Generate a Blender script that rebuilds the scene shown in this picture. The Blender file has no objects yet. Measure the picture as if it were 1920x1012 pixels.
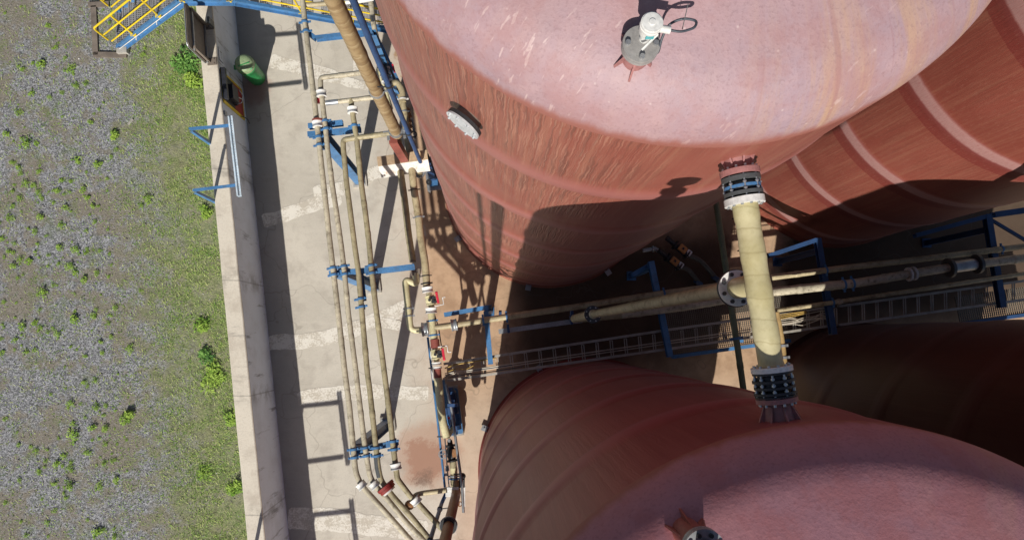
import bpy, math, random
from mathutils import Vector, Matrix, noise
R = random.Random(7)
SC = bpy.context.scene
COL = SC.collection
V = Vector
# ---------------------------------------------------------------- camera model (drone looking almost straight down)
D = 16.4; FL = 1280.0; CX, CY = 960.0, 506.0; NX, NY = 925.0, 632.0
_d = V((NX-CX, -(NY-CY), -FL)).normalized(); ZC = -_d
XC = (V((1,0,0)) - ZC*ZC.x).normalized(); YC = ZC.cross(XC)
def P(px, py, h=0.0):
    """real-world point at height h seen at photo position px,py"""
    v = V((px-CX, -(py-CY), -FL)); w = V((XC.dot(v), YC.dot(v), ZC.dot(v)))
    t = (h-D)/w.z
    return V((w.x*t, w.y*t, h))
# ---------------------------------------------------------------- node material helpers
def newmat(name):
    m = bpy.data.materials.new(name); m.use_nodes = True
    nt = m.node_tree; b = nt.nodes['Principled BSDF']
    return m, nt, b
class N:
    def __init__(s, nt): s.nt = nt; s.n = nt.nodes; s.l = nt.links
    def add(s, t, **k):
        n = s.n.new(t)
        for a, v in k.items(): setattr(n, a, v)
        return n
    def link(s, a, b): s.l.new(a, b)
    def sock(s, inp, v):
        if hasattr(v, 'is_output'): s.l.new(v, inp)
        else: inp.default_value = v
    def coord(s, kind='Object'): return s.add('ShaderNodeTexCoord').outputs[kind]
    def pos(s): return s.add('ShaderNodeNewGeometry').outputs['Position']
    def mapping(s, vec, scale=(1,1,1), rot=(0,0,0), loc=(0,0,0)):
        m = s.add('ShaderNodeMapping'); s.link(vec, m.inputs['Vector'])
        m.inputs['Scale'].default_value = scale; m.inputs['Rotation'].default_value = rot; m.inputs['Location'].default_value = loc
        return m.outputs[0]
    def noise(s, vec, scale, detail=4, rough=.55, dist=0):
        n = s.add('ShaderNodeTexNoise'); s.link(vec, n.inputs['Vector'])
        n.inputs['Scale'].default_value = scale; n.inputs['Detail'].default_value = detail
        n.inputs['Roughness'].default_value = rough; n.inputs['Distortion'].default_value = dist
        return n.outputs['Fac']
    def voro(s, vec, scale, out='Distance', rnd=1):
        n = s.add('ShaderNodeTexVoronoi'); s.link(vec, n.inputs['Vector']); n.inputs['Scale'].default_value = scale
        n.inputs['Randomness'].default_value = rnd
        return n.outputs[out]
    def ramp(s, fac, a, b, ca=0.0, cb=1.0):
        n = s.add('ShaderNodeMapRange'); n.interpolation_type = 'SMOOTHSTEP'
        s.sock(n.inputs['Value'], fac)
        n.inputs['From Min'].default_value = a; n.inputs['From Max'].default_value = b
        n.inputs['To Min'].default_value = ca; n.inputs['To Max'].default_value = cb
        return n.outputs[0]
    def math(s, op, a, b=0.0):
        n = s.add('ShaderNodeMath', operation=op); s.sock(n.inputs[0], a); s.sock(n.inputs[1], b); return n.outputs[0]
    def mix(s, fac, a, b, mode='MIX'):
        n = s.add('ShaderNodeMix', data_type='RGBA', blend_type=mode)
        s.sock(n.inputs[0], fac); 
        for i, c in ((6, a), (7, b)):
            if hasattr(c, 'is_output'): s.l.new(c, n.inputs[i])
            else: n.inputs[i].default_value = (c[0], c[1], c[2], 1)
        return n.outputs[2]
    def bump(s, h, strength, dist=.02):
        n = s.add('ShaderNodeBump'); s.link(h, n.inputs['Height']); n.inputs['Strength'].default_value = strength; n.inputs['Distance'].default_value = dist
        return n.outputs[0]
    def sep(s, vec):
        n = s.add('ShaderNodeSeparateXYZ'); s.link(vec, n.inputs[0]); return n.outputs
def paint(name, col, dirt=None, amt=.35, rough=.5, metal=0.0, scale=6.0, bump=.15, spec=.5, fine=40.0):
    m, nt, b = newmat(name); k = N(nt); p = k.pos()
    dirt = dirt or tuple(c*.45 for c in col)
    n1 = k.noise(p, scale, 6, .65); n2 = k.noise(p, fine, 3)
    f = k.ramp(k.math('ADD', n1, k.math('MULTIPLY', k.math('SUBTRACT', n2, .5), .5)), .47, .75)
    c = k.mix(k.math('MULTIPLY', f, amt), col, dirt)
    lt = k.math('MULTIPLY', k.ramp(n2, .3, .7, .84, 1.1), k.ramp(k.noise(p, 1.7, 4, .7), .3, .7, .76, 1.12))
    c = k.mix(1.0, c, k.add('ShaderNodeCombineXYZ').outputs[0], 'MULTIPLY') if False else c
    v = k.add('ShaderNodeHueSaturation'); k.link(c, v.inputs['Color']); k.link(lt, v.inputs['Value'])
    k.link(v.outputs[0], b.inputs['Base Color'])
    b.inputs['Roughness'].default_value = rough; b.inputs['Metallic'].default_value = metal; b.inputs['Specular IOR Level'].default_value = spec
    if bump: k.link(k.bump(n1, bump, .01), b.inputs['Normal'])
    return m
M = {}
M['blue'] = paint('blue_paint', (.075,.22,.45), (.09,.12,.17), .6, .5, scale=9)
M['blue_dk'] = paint('dark_and_shaded_blue_paint', (.03,.08,.20), (.03,.04,.07), .4, .5)  # darker blue for dark parts; on rack frames it paints in the shade
M['yellow'] = paint('yellow_paint', (.80,.58,.02), (.5,.33,.03), .3, .45)
M['tan'] = paint('tan_laminate', (.49,.41,.25), (.20,.145,.075), .9, .55, scale=7)
M['palepipe'] = paint('pale_grey_laminate', (.55,.49,.36), (.17,.135,.09), .9, .6, scale=11, fine=55)
M['olive'] = paint('olive_laminate', (.40,.345,.21), (.13,.105,.06), .9, .55, scale=9)
M['cream'] = paint('cream_laminate', (.68,.62,.38), (.48,.39,.19), .5, .5, scale=5)
M['ochre'] = paint('ochre_laminate', (.46,.31,.13), (.25,.15,.06), .6, .5, scale=8)
M['white'] = paint('white_plastic', (.78,.77,.74), (.45,.42,.37), .35, .45, scale=9)
M['greyflange'] = paint('grey_painted_flange', (.36,.345,.33), (.22,.2,.18), .4, .5, scale=9)
M['offwhite'] = paint('dull_white_plate', (.56,.58,.60), (.38,.36,.34), .5, .45, scale=9)
M['traywhite'] = paint('pale_blue_tray', (.60,.70,.78), (.25,.38,.52), .5, .45, scale=12)
M['steel'] = paint('galvanised_steel', (.42,.44,.46), (.22,.22,.22), .5, .42, metal=.55)
M['silver'] = paint('zinc_bolt', (.60,.61,.62), (.3,.3,.3), .4, .35, metal=.7)
M['dark'] = paint('dark_rubber', (.030,.032,.036), (.07,.06,.05), .4, .5)
M['greyrub'] = paint('grey_rubber', (.085,.092,.095), (.05,.05,.05), .4, .5)
M['red'] = paint('red_paint', (.66,.025,.06), (.2,.03,.03), .35, .45)
M['oxide'] = paint('red_oxide_paint', (.30,.085,.065), (.17,.06,.045), .5, .5)
M['pinkox'] = paint('faded_oxide_paint', (.40,.18,.17), (.23,.09,.08), .5, .55)
M['rustpipe'] = paint('rust_brown_pipe', (.30,.14,.055), (.15,.06,.03), .6, .5)
M['orange'] = paint('orange_box', (.55,.24,.07), (.3,.12,.05), .4, .5)
M['greenpipe'] = paint('green_grey_pipe', (.17,.21,.12), (.10,.12,.07), .5, .5)
M['concrete'] = paint('plain_concrete', (.46,.43,.38), (.24,.21,.17), .6, .85, scale=3, bump=.3)
M['brown'] = paint('weathered_panel', (.20,.165,.135), (.09,.07,.06), .6, .6, scale=4)
M['rail'] = paint('tray_steel', (.46,.43,.38), (.22,.17,.12), .6, .5, metal=.1, scale=4)
M['grate'] = paint('walkway_grating', (.21,.185,.15), (.10,.08,.06), .4, .55, metal=.2)
M['tread'] = paint('tread_grating', (.36,.36,.37), (.20,.15,.10), .5, .5, metal=.3)
M['binlid'] = paint('faded_green_lid', (.30,.40,.22), (.2,.28,.15), .3, .5)
M['bin'] = paint('green_plastic', (.035,.30,.09), (.02,.16,.06), .35, .4)
M['panelred'] = paint('dark_red_panel', (.30,.03,.025), (.18,.03,.02), .4, .6)
M['panelblk'] = paint('black_panel', (.022,.024,.032), (.05,.05,.06), .5, .5)
M['rustwhite'] = paint('rusty_white_beam', (.76,.73,.68), (.42,.22,.11), .75, .6, scale=5)
M['rusttop'] = paint('rusty_beam_top', (.52,.38,.24), (.33,.18,.08), .7, .7, scale=6)
M['cable'] = paint('grey_cable', (.07,.08,.10), (.04,.04,.05), .3, .5)
M['wirewhite'] = paint('pale_cable', (.62,.55,.45), (.35,.28,.2), .5, .5)
M['wireyel'] = paint('yellow_cable', (.50,.33,.09), (.4,.25,.05), .4, .5)
M['tagged'] = paint('teal_label', (.10,.45,.48), None, .2, .4)
# wrapped riser with rings of lamination
def wrapped(name, col, dirt):
    m, nt, b = newmat(name); k = N(nt); p = k.pos()
    q = k.mapping(p, (1,1,1)); z = k.sep(q)[2]
    n1 = k.noise(k.mapping(p, (3,3,9)), 1.0, 5, .6)
    w = k.math('FRACT', k.math('ADD', k.math('MULTIPLY', z, 3.1), k.math('MULTIPLY', n1, 1.0)))
    ridge = k.ramp(w, .84, .97); n2 = k.noise(p, 14, 5, .6)
    c = k.mix(k.ramp(n1, .4, .7), col, dirt); c = k.mix(k.math('MULTIPLY', ridge, .35), c, (.66,.55,.34)); c = k.mix(k.math('MULTIPLY', k.ramp(n2,.5,.75), .5), c, dirt)
    k.link(c, b.inputs['Base Color']); b.inputs['Roughness'].default_value = .45
    k.link(k.bump(k.math('ADD', w, n2), .35, .012), b.inputs['Normal'])
    return m
M['wrap'] = wrapped('wrapped_laminate', (.37,.265,.14), (.24,.155,.075))
def crosswrap():
    m, nt, b = newmat('cross_pipe_laminate'); k = N(nt); p = k.pos()
    y = k.sep(p)[1]; n1 = k.noise(p, 4, 5, .6); n2 = k.noise(p, 26, 4, .6)
    w = k.math('FRACT', k.math('ADD', k.math('MULTIPLY', y, 6.2), k.math('MULTIPLY', n1, .5)))
    edge = k.ramp(w, .88, .99)
    c = k.mix(k.ramp(n1, .35, .7), (.58,.52,.31), (.45,.39,.20)); c = k.mix(k.math('MULTIPLY', edge, .45), c, (.32,.26,.12))
    c = k.mix(k.math('MULTIPLY', k.ramp(n2, .5, .75), .25), c, (.30,.25,.13))
    k.link(c, b.inputs['Base Color']); b.inputs['Roughness'].default_value = .5
    k.link(k.bump(k.math('ADD', w, k.math('MULTIPLY', n2, .5)), .25, .01), b.inputs['Normal'])
    return m
M['cross'] = crosswrap()
# ------------------------------------------------- tank paint
def shell_mat(name, tint=1.0, side=1.0, red=0.0, bl=0.0, seam=0.0):
    m, nt, b = newmat(name); k = N(nt)
    uv = k.coord('UV'); band = k.add('ShaderNodeAttribute', attribute_name='band').outputs['Fac']
    below = k.add('ShaderNodeAttribute', attribute_name='below').outputs['Fac']
    warp = k.noise(k.mapping(uv, (11,6,1)), 1.0, 3)
    wv = k.add('ShaderNodeVectorMath', operation='ADD'); cmb = k.add('ShaderNodeCombineXYZ')
    k.link(k.math('MULTIPLY', k.math('SUBTRACT', warp, .5), .055), cmb.inputs[0]); k.link(uv, wv.inputs[0]); k.link(cmb.outputs[0], wv.inputs[1])
    drip = k.noise(k.mapping(wv.outputs[0], (38,.95,1)), 1.0, 2, .5)
    drip2 = k.noise(k.mapping(wv.outputs[0], (62,1.2,1)), 1.0, 2, .5)
    big = k.noise(k.mapping(uv, (.9,.5,1)), 1.0, 4, .6)
    streak = k.noise(k.mapping(uv, (13,.3,1)), 1.0, 4, .6)
    cloth = k.noise(k.mapping(uv, (9,70,1)), 1.0, 2)
    c = k.mix(k.ramp(big, .3, .7), (.295,.084,.058), (.235,.062,.042))
    c = k.mix(k.math('MULTIPLY', k.ramp(streak, .42, .72), .5), c, (.36,.16,.10))
    gap = k.ramp(k.noise(k.mapping(uv, (1.6,.8,1)), 1.0, 3), .32, .5)
    wet = k.math('MULTIPLY', below, gap)
    c = k.mix(k.math('MULTIPLY', wet, .28*side), c, (.34,.14,.095))
    c = k.mix(k.math('MULTIPLY', k.math('MULTIPLY', k.ramp(drip, .53, .595), wet), .7*side), c, (.16,.06,.042))
    c = k.mix(k.math('MULTIPLY', k.math('MULTIPLY', k.ramp(drip2, .545, .62), wet), .5*side), c, (.47,.23,.16))
    c = k.mix(k.math('MULTIPLY', band, .8), c, (.36,.135,.12))
    if seam:
        z_ = k.math('ADD', k.sep(uv)[1], k.math('MULTIPLY', k.math('SUBTRACT', warp, .5), .03)); fz_ = k.math('FRACT', k.math('DIVIDE', k.math('ADD', z_, 2.02*2-.95+1.01), 2.02))
        pale = k.math('MULTIPLY', k.ramp(fz_, .44, .47), k.ramp(fz_, .55, .58, 1, 0)); dark_ = k.math('MULTIPLY', k.ramp(fz_, .30, .31), k.ramp(fz_, .44, .47, 1, 0))
        cl_ = k.noise(k.mapping(uv, (60,8,1)), 1.0, 3, .6)
        c = k.mix(k.math('MULTIPLY', dark_, .7), c, (.20,.035,.03)); c = k.mix(k.math('MULTIPLY', pale, k.math('MULTIPLY', k.ramp(cl_, .2, .6, .5, 1.0), seam)), c, (.50,.32,.30))
        c = k.mix(k.math('MULTIPLY', k.ramp(cl_, .55, .75), .35), c, (.42,.22,.16))
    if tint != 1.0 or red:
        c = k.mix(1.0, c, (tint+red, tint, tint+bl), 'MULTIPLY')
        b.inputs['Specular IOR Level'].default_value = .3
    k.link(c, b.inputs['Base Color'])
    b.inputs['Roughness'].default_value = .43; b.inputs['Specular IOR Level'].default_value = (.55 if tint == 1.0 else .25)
    hgt = k.math('ADD', k.math('MULTIPLY', k.math('ADD', drip, k.math('MULTIPLY', drip2, .4)), below), k.math('MULTIPLY', cloth, .10))
    k.link(k.bump(hgt, .8*side, .02), b.inputs['Normal'])
    b.inputs['Sheen Weight'].default_value = .12; b.inputs['Sheen Roughness'].default_value = .4; b.inputs['Sheen Tint'].default_value = (1,.72,.72,1)
    return m
def dome_mat(name, dash=1.0, base=(.385,.245,.257), dirty=1.0, spec=.4):
    m, nt, b = newmat(name); k = N(nt)
    p = k.coord('Object'); uv = k.coord('UV'); u = k.sep(uv)
    n1 = k.noise(p, .9, 5, .62); n2 = k.noise(p, 7, 6, .7); n3 = k.noise(p, 45, 3, .6)
    c = k.mix(k.ramp(n1, .35, .68), base, (base[0]*.86, base[1]*.96, base[2]*1.05))
    c = k.mix(k.math('MULTIPLY', k.ramp(n2, .45, .7), .35), c, (base[0]*1.2, base[1]*1.25, base[2]*1.22))
    st = k.noise(k.mapping(uv, (3.6,.35,1)), 1.0, 5, .65)
    px_ = k.sep(p)[0]; side_ = k.ramp(k.math('ADD', px_, k.math('MULTIPLY', k.math('SUBTRACT', n1, .5), .8)), -.15, .75, .12, 1.0)
    edge = k.math('MULTIPLY', k.ramp(u[1], .25, 1.4, 1.0, .35), side_)
    c = k.mix(k.math('MULTIPLY', k.math('MULTIPLY', k.ramp(st, .44, .64), edge), .7*dirty), c, (.46,.28,.16))
    st2 = k.noise(k.mapping(uv, (9,.3,1), loc=(3,1,0)), 1.0, 3, .6)
    c = k.mix(k.math('MULTIPLY', k.math('MULTIPLY', k.ramp(st2, .58, .7), edge), .5*dirty), c, (.27,.12,.13))
    # pale flaking dashes, all brushed the same way
    if dash:
        dn = k.noise(k.mapping(k.mapping(p, (1,1,1), rot=(0,0,math.radians(-50))), (7,30,6)), 1.0, 2, .5)
        patch = k.ramp(k.noise(p, 1.3, 2), .42, .6)
        c = k.mix(k.math('MULTIPLY', k.math('MULTIPLY', k.ramp(dn, .635, .675), patch), .6*dash), c, (.60,.46,.44))
        dk = k.voro(k.mapping(p, (1,1,1)), 9.0)
        c = k.mix(k.math('MULTIPLY', k.ramp(dk, .10, .03), .35), c, (.66,.55,.52))
    c = k.mix(k.math('MULTIPLY', k.ramp(n3, .5, .70), .34), c, (base[0]*.55, base[1]*.5, base[2]*.52)); n4 = k.noise(p, 2.6, 6, .7)
    c = k.mix(k.math('MULTIPLY', k.ramp(n4, .44, .64), .5), c, (base[0]*.86, base[1]*.70, base[2]*.66))
    # brick coloured fringe where the roof rolls over into the shell
    fr = k.ramp(k.math('ADD', u[1], k.math('MULTIPLY', k.math('SUBTRACT', st, .5), .30)), .03, .15, 1.0, 0.0)
    c = k.mix(fr, c, (.31,.12,.095))
    k.link(c, b.inputs['Base Color']); b.inputs['Roughness'].default_value = .55; b.inputs['Specular IOR Level'].default_value = spec
    k.link(k.bump(k.math('ADD', n2, k.math('MULTIPLY', n3, .5)), .18, .02), b.inputs['Normal'])
    return m
M['shell'] = shell_mat('oxide_red_shell')
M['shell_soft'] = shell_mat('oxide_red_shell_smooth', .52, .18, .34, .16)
M['shell_far'] = shell_mat('oxide_red_shell_far', .72, .25, .08, 0, .8)
M['shell_dark'] = shell_mat('oxide_red_shell_in_shade', .15, .2, .03)  # same oxide paint multiplied nearly black, putting the tank's shade into its colour
M['dome'] = dome_mat('chalky_pink_roof')
M['dome2'] = dome_mat('mauve_roof', .0, (.45,.20,.215), .25, .2)
# ------------------------------------------------- ground materials
WX0, WY0, WK = -5.586, 1.963, -.1367        # inner face of the bund wall: x = WX0 + WK*(y-WY0)
WU = V((WK, 1, 0)).normalized(); WN = V((WU.y, -WU.x, 0))    # along wall, and towards the tanks
def wx(y): return WX0 + WK*(y-WY0)
def walldist(k, p):
    s = k.sep(p)
    return k.math('ADD', k.math('ADD', s[0], k.math('MULTIPLY', s[1], -WK)), -(WX0 - WK*WY0))
def gravel_mat():
    m, nt, b = newmat('gravel_with_moss'); k = N(nt); p = k.pos()
    big = k.noise(p, .55, 4, .6); mid = k.noise(p, 2.3, 5, .65); fine = k.noise(p, 30, 4, .7)
    vo = k.add('ShaderNodeTexVoronoi'); k.link(p, vo.inputs['Vector']); vo.inputs['Scale'].default_value = 42
    peb = k.sep(vo.outputs['Color'])[0]
    vo2 = k.add('ShaderNodeTexVoronoi'); k.link(p, vo2.inputs['Vector']); vo2.inputs['Scale'].default_value = 26
    peb2 = k.sep(vo2.outputs['Color'])[1]
    c = k.mix(peb, (.115,.118,.128), (.45,.455,.475))
    c = k.mix(k.math('MULTIPLY', k.ramp(peb2, .90, .99), .6), c, (.52,.51,.51))
    c = k.mix(k.math('MULTIPLY', k.ramp(fine, .48, .66), .75), c, (.06,.056,.05))
    brown = k.ramp(k.math('ADD', mid, k.math('MULTIPLY', k.math('SUBTRACT', big, .5), .9)), .43, .60)
    c = k.mix(k.math('MULTIPLY', brown, .74), c, k.mix(fine, (.11,.092,.062), (.38,.33,.25)))
    gz = k.math('ADD', walldist(k, p), k.math('MULTIPLY', k.math('SUBTRACT', mid, .5), 2.2))
    gz = k.math('ADD', gz, k.math('MULTIPLY', k.math('SUBTRACT', big, .5), 1.6))
    grass = k.ramp(gz, -3.5, -1.4)
    gcol = k.mix(k.ramp(mid, .35, .65), (.26,.24,.13), (.14,.23,.05)); gcol = k.mix(k.ramp(fine,.35,.7), gcol, (.38,.38,.20))
    gcol = k.mix(k.math('MULTIPLY', k.ramp(k.noise(p, 6, 5, .7), .5, .66), .6), gcol, (.085,.085,.04))
    gcol = k.mix(k.math('MULTIPLY', k.ramp(peb, .6, .9), .3), gcol, (.05,.05,.025))
    c = k.mix(k.math('MULTIPLY', grass, .82), c, gcol)
    ms = k.noise(k.mapping(p, (1,1,1), loc=(7,3,0)), 1.7, 5, .7)
    c = k.mix(k.math('MULTIPLY', k.ramp(ms, .52, .70), .5), c, (.14,.19,.05))
    k.link(c, b.inputs['Base Color']); b.inputs['Roughness'].default_value = .95; b.inputs['Specular IOR Level'].default_value = .2
    k.link(k.bump(k.math('ADD', peb, fine), .8, .03), b.inputs['Normal'])
    return m
def floor_mat():
    m, nt, b = newmat('stained_concrete_floor'); k = N(nt); p = k.pos(); s = k.sep(p)
    big = k.noise(p, .5, 4, .6); mid = k.noise(p, 2.2, 6, .65); fine = k.noise(p, 35, 4, .65); sp = k.noise(k.mapping(p,(1.2,5,1)), 2, 4, .6)
    c = k.mix(k.ramp(big, .35, .65), (.60,.555,.475), (.51,.47,.40))
    c = k.mix(k.math('MULTIPLY', k.ramp(mid, .46, .70), .5), c, (.37,.33,.28))
    c = k.mix(k.math('MULTIPLY', k.ramp(sp, .5, .7), .3), c, (.62,.57,.49))
    c = k.mix(k.math('MULTIPLY', k.ramp(fine, .5, .75), .3), c, (.22,.20,.17))
    # rust zone next to the tanks
    rz = k.math('ADD', k.math('ADD', s[0], k.math('MULTIPLY', s[1], .13)), k.math('MULTIPLY', k.math('SUBTRACT', mid, .5), 1.0))
    rz2 = k.math('ADD', rz, k.math('MULTIPLY', k.math('SUBTRACT', big, .5), 1.0))
    tint = k.ramp(rz2, -2.6, -.9)
    c = k.mix(k.math('MULTIPLY', tint, .55), c, (.56,.41,.30))
    slab = k.math('MULTIPLY', k.ramp(rz, -1.50, -1.38), k.ramp(s[1], -2.2, -.4, .35, 1.0))
    c = k.mix(k.math('MULTIPLY', slab, .82), c, k.mix(k.ramp(mid, .38, .66), (.52,.335,.20), (.36,.215,.12)))
    def blob(cx, cy, r0, r1, col, amt, c):
        v = k.add('ShaderNodeVectorMath', operation='DISTANCE'); k.link(p, v.inputs[0]); v.inputs[1].default_value = (cx, cy, 0)
        d = k.math('ADD', v.outputs['Value'], k.math('ADD', k.math('MULTIPLY', k.math('SUBTRACT', mid, .5), .9), k.math('MULTIPLY', k.math('SUBTRACT', fine, .5), .35)))
        return k.mix(k.math('MULTIPLY', k.ramp(d, r0, r1, 1, 0), amt), c, col)
    q = P(800, 862); c = blob(q.x, q.y, .40, .58, (.26,.13,.095), .85, c)
    q = P(800, 855); c = blob(q.x, q.y, .6, .95, (.42,.24,.16), .6, c)
    q = P(795, 900); c = blob(q.x, q.y, .05, .3, (.13,.09,.07), .6, c)
    q = P(812, 372); c = blob(q.x, q.y, .1, .5, (.16,.08,.05), .5, c)
    q = P(470, 165); c = blob(q.x, q.y, .2, .6, (.30,.12,.09), .7, c)
    # darker grey band along the foot of the wall
    wd = k.math('ADD', walldist(k, p), k.math('MULTIPLY', k.math('SUBTRACT', mid, .5), .5))
    c = k.mix(k.math('MULTIPLY', k.ramp(wd, .1, .75, 1, 0), .5), c, (.21,.21,.21))
    # shade painted into the passage floor between the tanks, sunlit strip kept clear
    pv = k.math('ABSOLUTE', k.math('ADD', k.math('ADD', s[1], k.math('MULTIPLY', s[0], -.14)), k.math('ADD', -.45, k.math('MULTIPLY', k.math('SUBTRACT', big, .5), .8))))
    pshade = k.math('MULTIPLY', k.ramp(pv, .9, 1.9, 1, 0), k.ramp(s[0], .1, 1.0))
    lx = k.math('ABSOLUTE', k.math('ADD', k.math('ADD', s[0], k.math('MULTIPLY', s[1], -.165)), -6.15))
    pshade = k.math('MULTIPLY', pshade, k.ramp(k.math('ADD', lx, k.math('MULTIPLY', k.math('SUBTRACT', mid, .5), .6)), .5, .85))
    c = k.mix(k.math('MULTIPLY', pshade, .9), c, (.055,.036,.025))
    # hairline cracks
    cr = k.add('ShaderNodeTexVoronoi', feature='DISTANCE_TO_EDGE'); wv = k.add('ShaderNodeVectorMath', operation='ADD')
    nz = k.add('ShaderNodeTexNoise'); k.link(p, nz.inputs['Vector']); nz.inputs['Scale'].default_value = 1.5
    k.link(p, wv.inputs[0]); k.link(nz.outputs['Color'], wv.inputs[1]); k.link(wv.outputs[0], cr.inputs['Vector']); cr.inputs['Scale'].default_value = .42
    c = k.mix(k.math('MULTIPLY', k.ramp(cr.outputs['Distance'], .002, .007, 1, 0), .28), c, (.17,.14,.11))
    k.link(c, b.inputs['Base Color']); b.inputs['Roughness'].default_value = .82; b.inputs['Specular IOR Level'].default_value = .3
    k.link(k.bump(k.math('ADD', mid, k.math('MULTIPLY', fine, .6)), .25, .015), b.inputs['Normal'])
    return m
def patch_mat():
    m, nt, b = newmat('pale_mortar_repair'); k = N(nt); p = k.pos()
    n1 = k.noise(p, 3.2, 6, .7); n2 = k.noise(p, 24, 4, .7)
    c = k.mix(k.ramp(k.math('ADD', n1, k.math('MULTIPLY', k.math('SUBTRACT', n2, .5), .8)), .42, .62), (.74,.70,.62), (.52,.47,.39))
    k.link(c, b.inputs['Base Color']); b.inputs['Roughness'].default_value = .9
    k.link(k.bump(n2, .4, .01), b.inputs['Normal']); return m
def wall_mat(name, col, dk, streak):
    m, nt, b = newmat(name); k = N(nt); p = k.pos()
    n1 = k.noise(p, 2.0, 6, .65); n2 = k.noise(p, 28, 4, .65)
    st = k.noise(k.mapping(p, (1,5.5,.8), rot=(math.radians(22),0,0)), 1.0, 5, .7)
    c = k.mix(k.math('MULTIPLY', k.ramp(n1, .42, .72), .6), col, dk)
    c = k.mix(k.math('MULTIPLY', k.ramp(n2, .45, .75), .35), c, dk)
    c = k.mix(k.math('MULTIPLY', k.ramp(st, .57, .70), streak), c, (.09,.085,.08))
    yj = k.math('ABSOLUTE', k.math('SUBTRACT', k.math('FRACT', k.math('DIVIDE', k.math('ADD', k.sep(p)[1], k.math('MULTIPLY', n2, .02)), 2.45)), .5))
    c = k.mix(k.math('MULTIPLY', k.ramp(yj, .004, .007, 1, 0), .35), c, (.08,.075,.07))
    c = k.mix(k.math('MULTIPLY', k.math('MULTIPLY', k.ramp(yj, .0, .12, 1, 0), k.ramp(n1, .40, .62)), .5), c, (.16,.15,.13))
    k.link(c, b.inputs['Base Color']); b.inputs['Roughness'].default_value = .85; k.link(k.bump(k.math('ADD', n1, n2), .3, .012), b.inputs['Normal'])
    return m
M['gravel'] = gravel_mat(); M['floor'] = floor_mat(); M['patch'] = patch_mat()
M['wallface'] = wall_mat('rendered_wall', (.74,.79,.88), (.60,.63,.68), .6)
M['cap'] = wall_mat('wall_coping', (.66,.60,.50), (.40,.34,.27), .3)
def leafmat(name, c1, c2, c3=None):
    m, nt, b = newmat(name); k = N(nt)
    g = k.add('ShaderNodeAttribute', attribute_name='shade').outputs['Fac']
    c = k.mix(g, c1, c2); k.link(c, b.inputs['Base Color']); b.inputs['Roughness'].default_value = .6
    b.inputs['Subsurface Weight'].default_value = 0; b.inputs['Specular IOR Level'].default_value = .3
    return m
M['weed'] = leafmat('weed_leaf', (.13,.26,.025), (.42,.56,.10))
M['weed_dk'] = leafmat('dark_weed_leaf', (.06,.17,.03), (.23,.42,.09))
M['grass'] = leafmat('grass_blade', (.13,.27,.03), (.46,.50,.18))
M['debris'] = leafmat('pebble', (.10,.09,.08), (.50,.48,.46))
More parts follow.
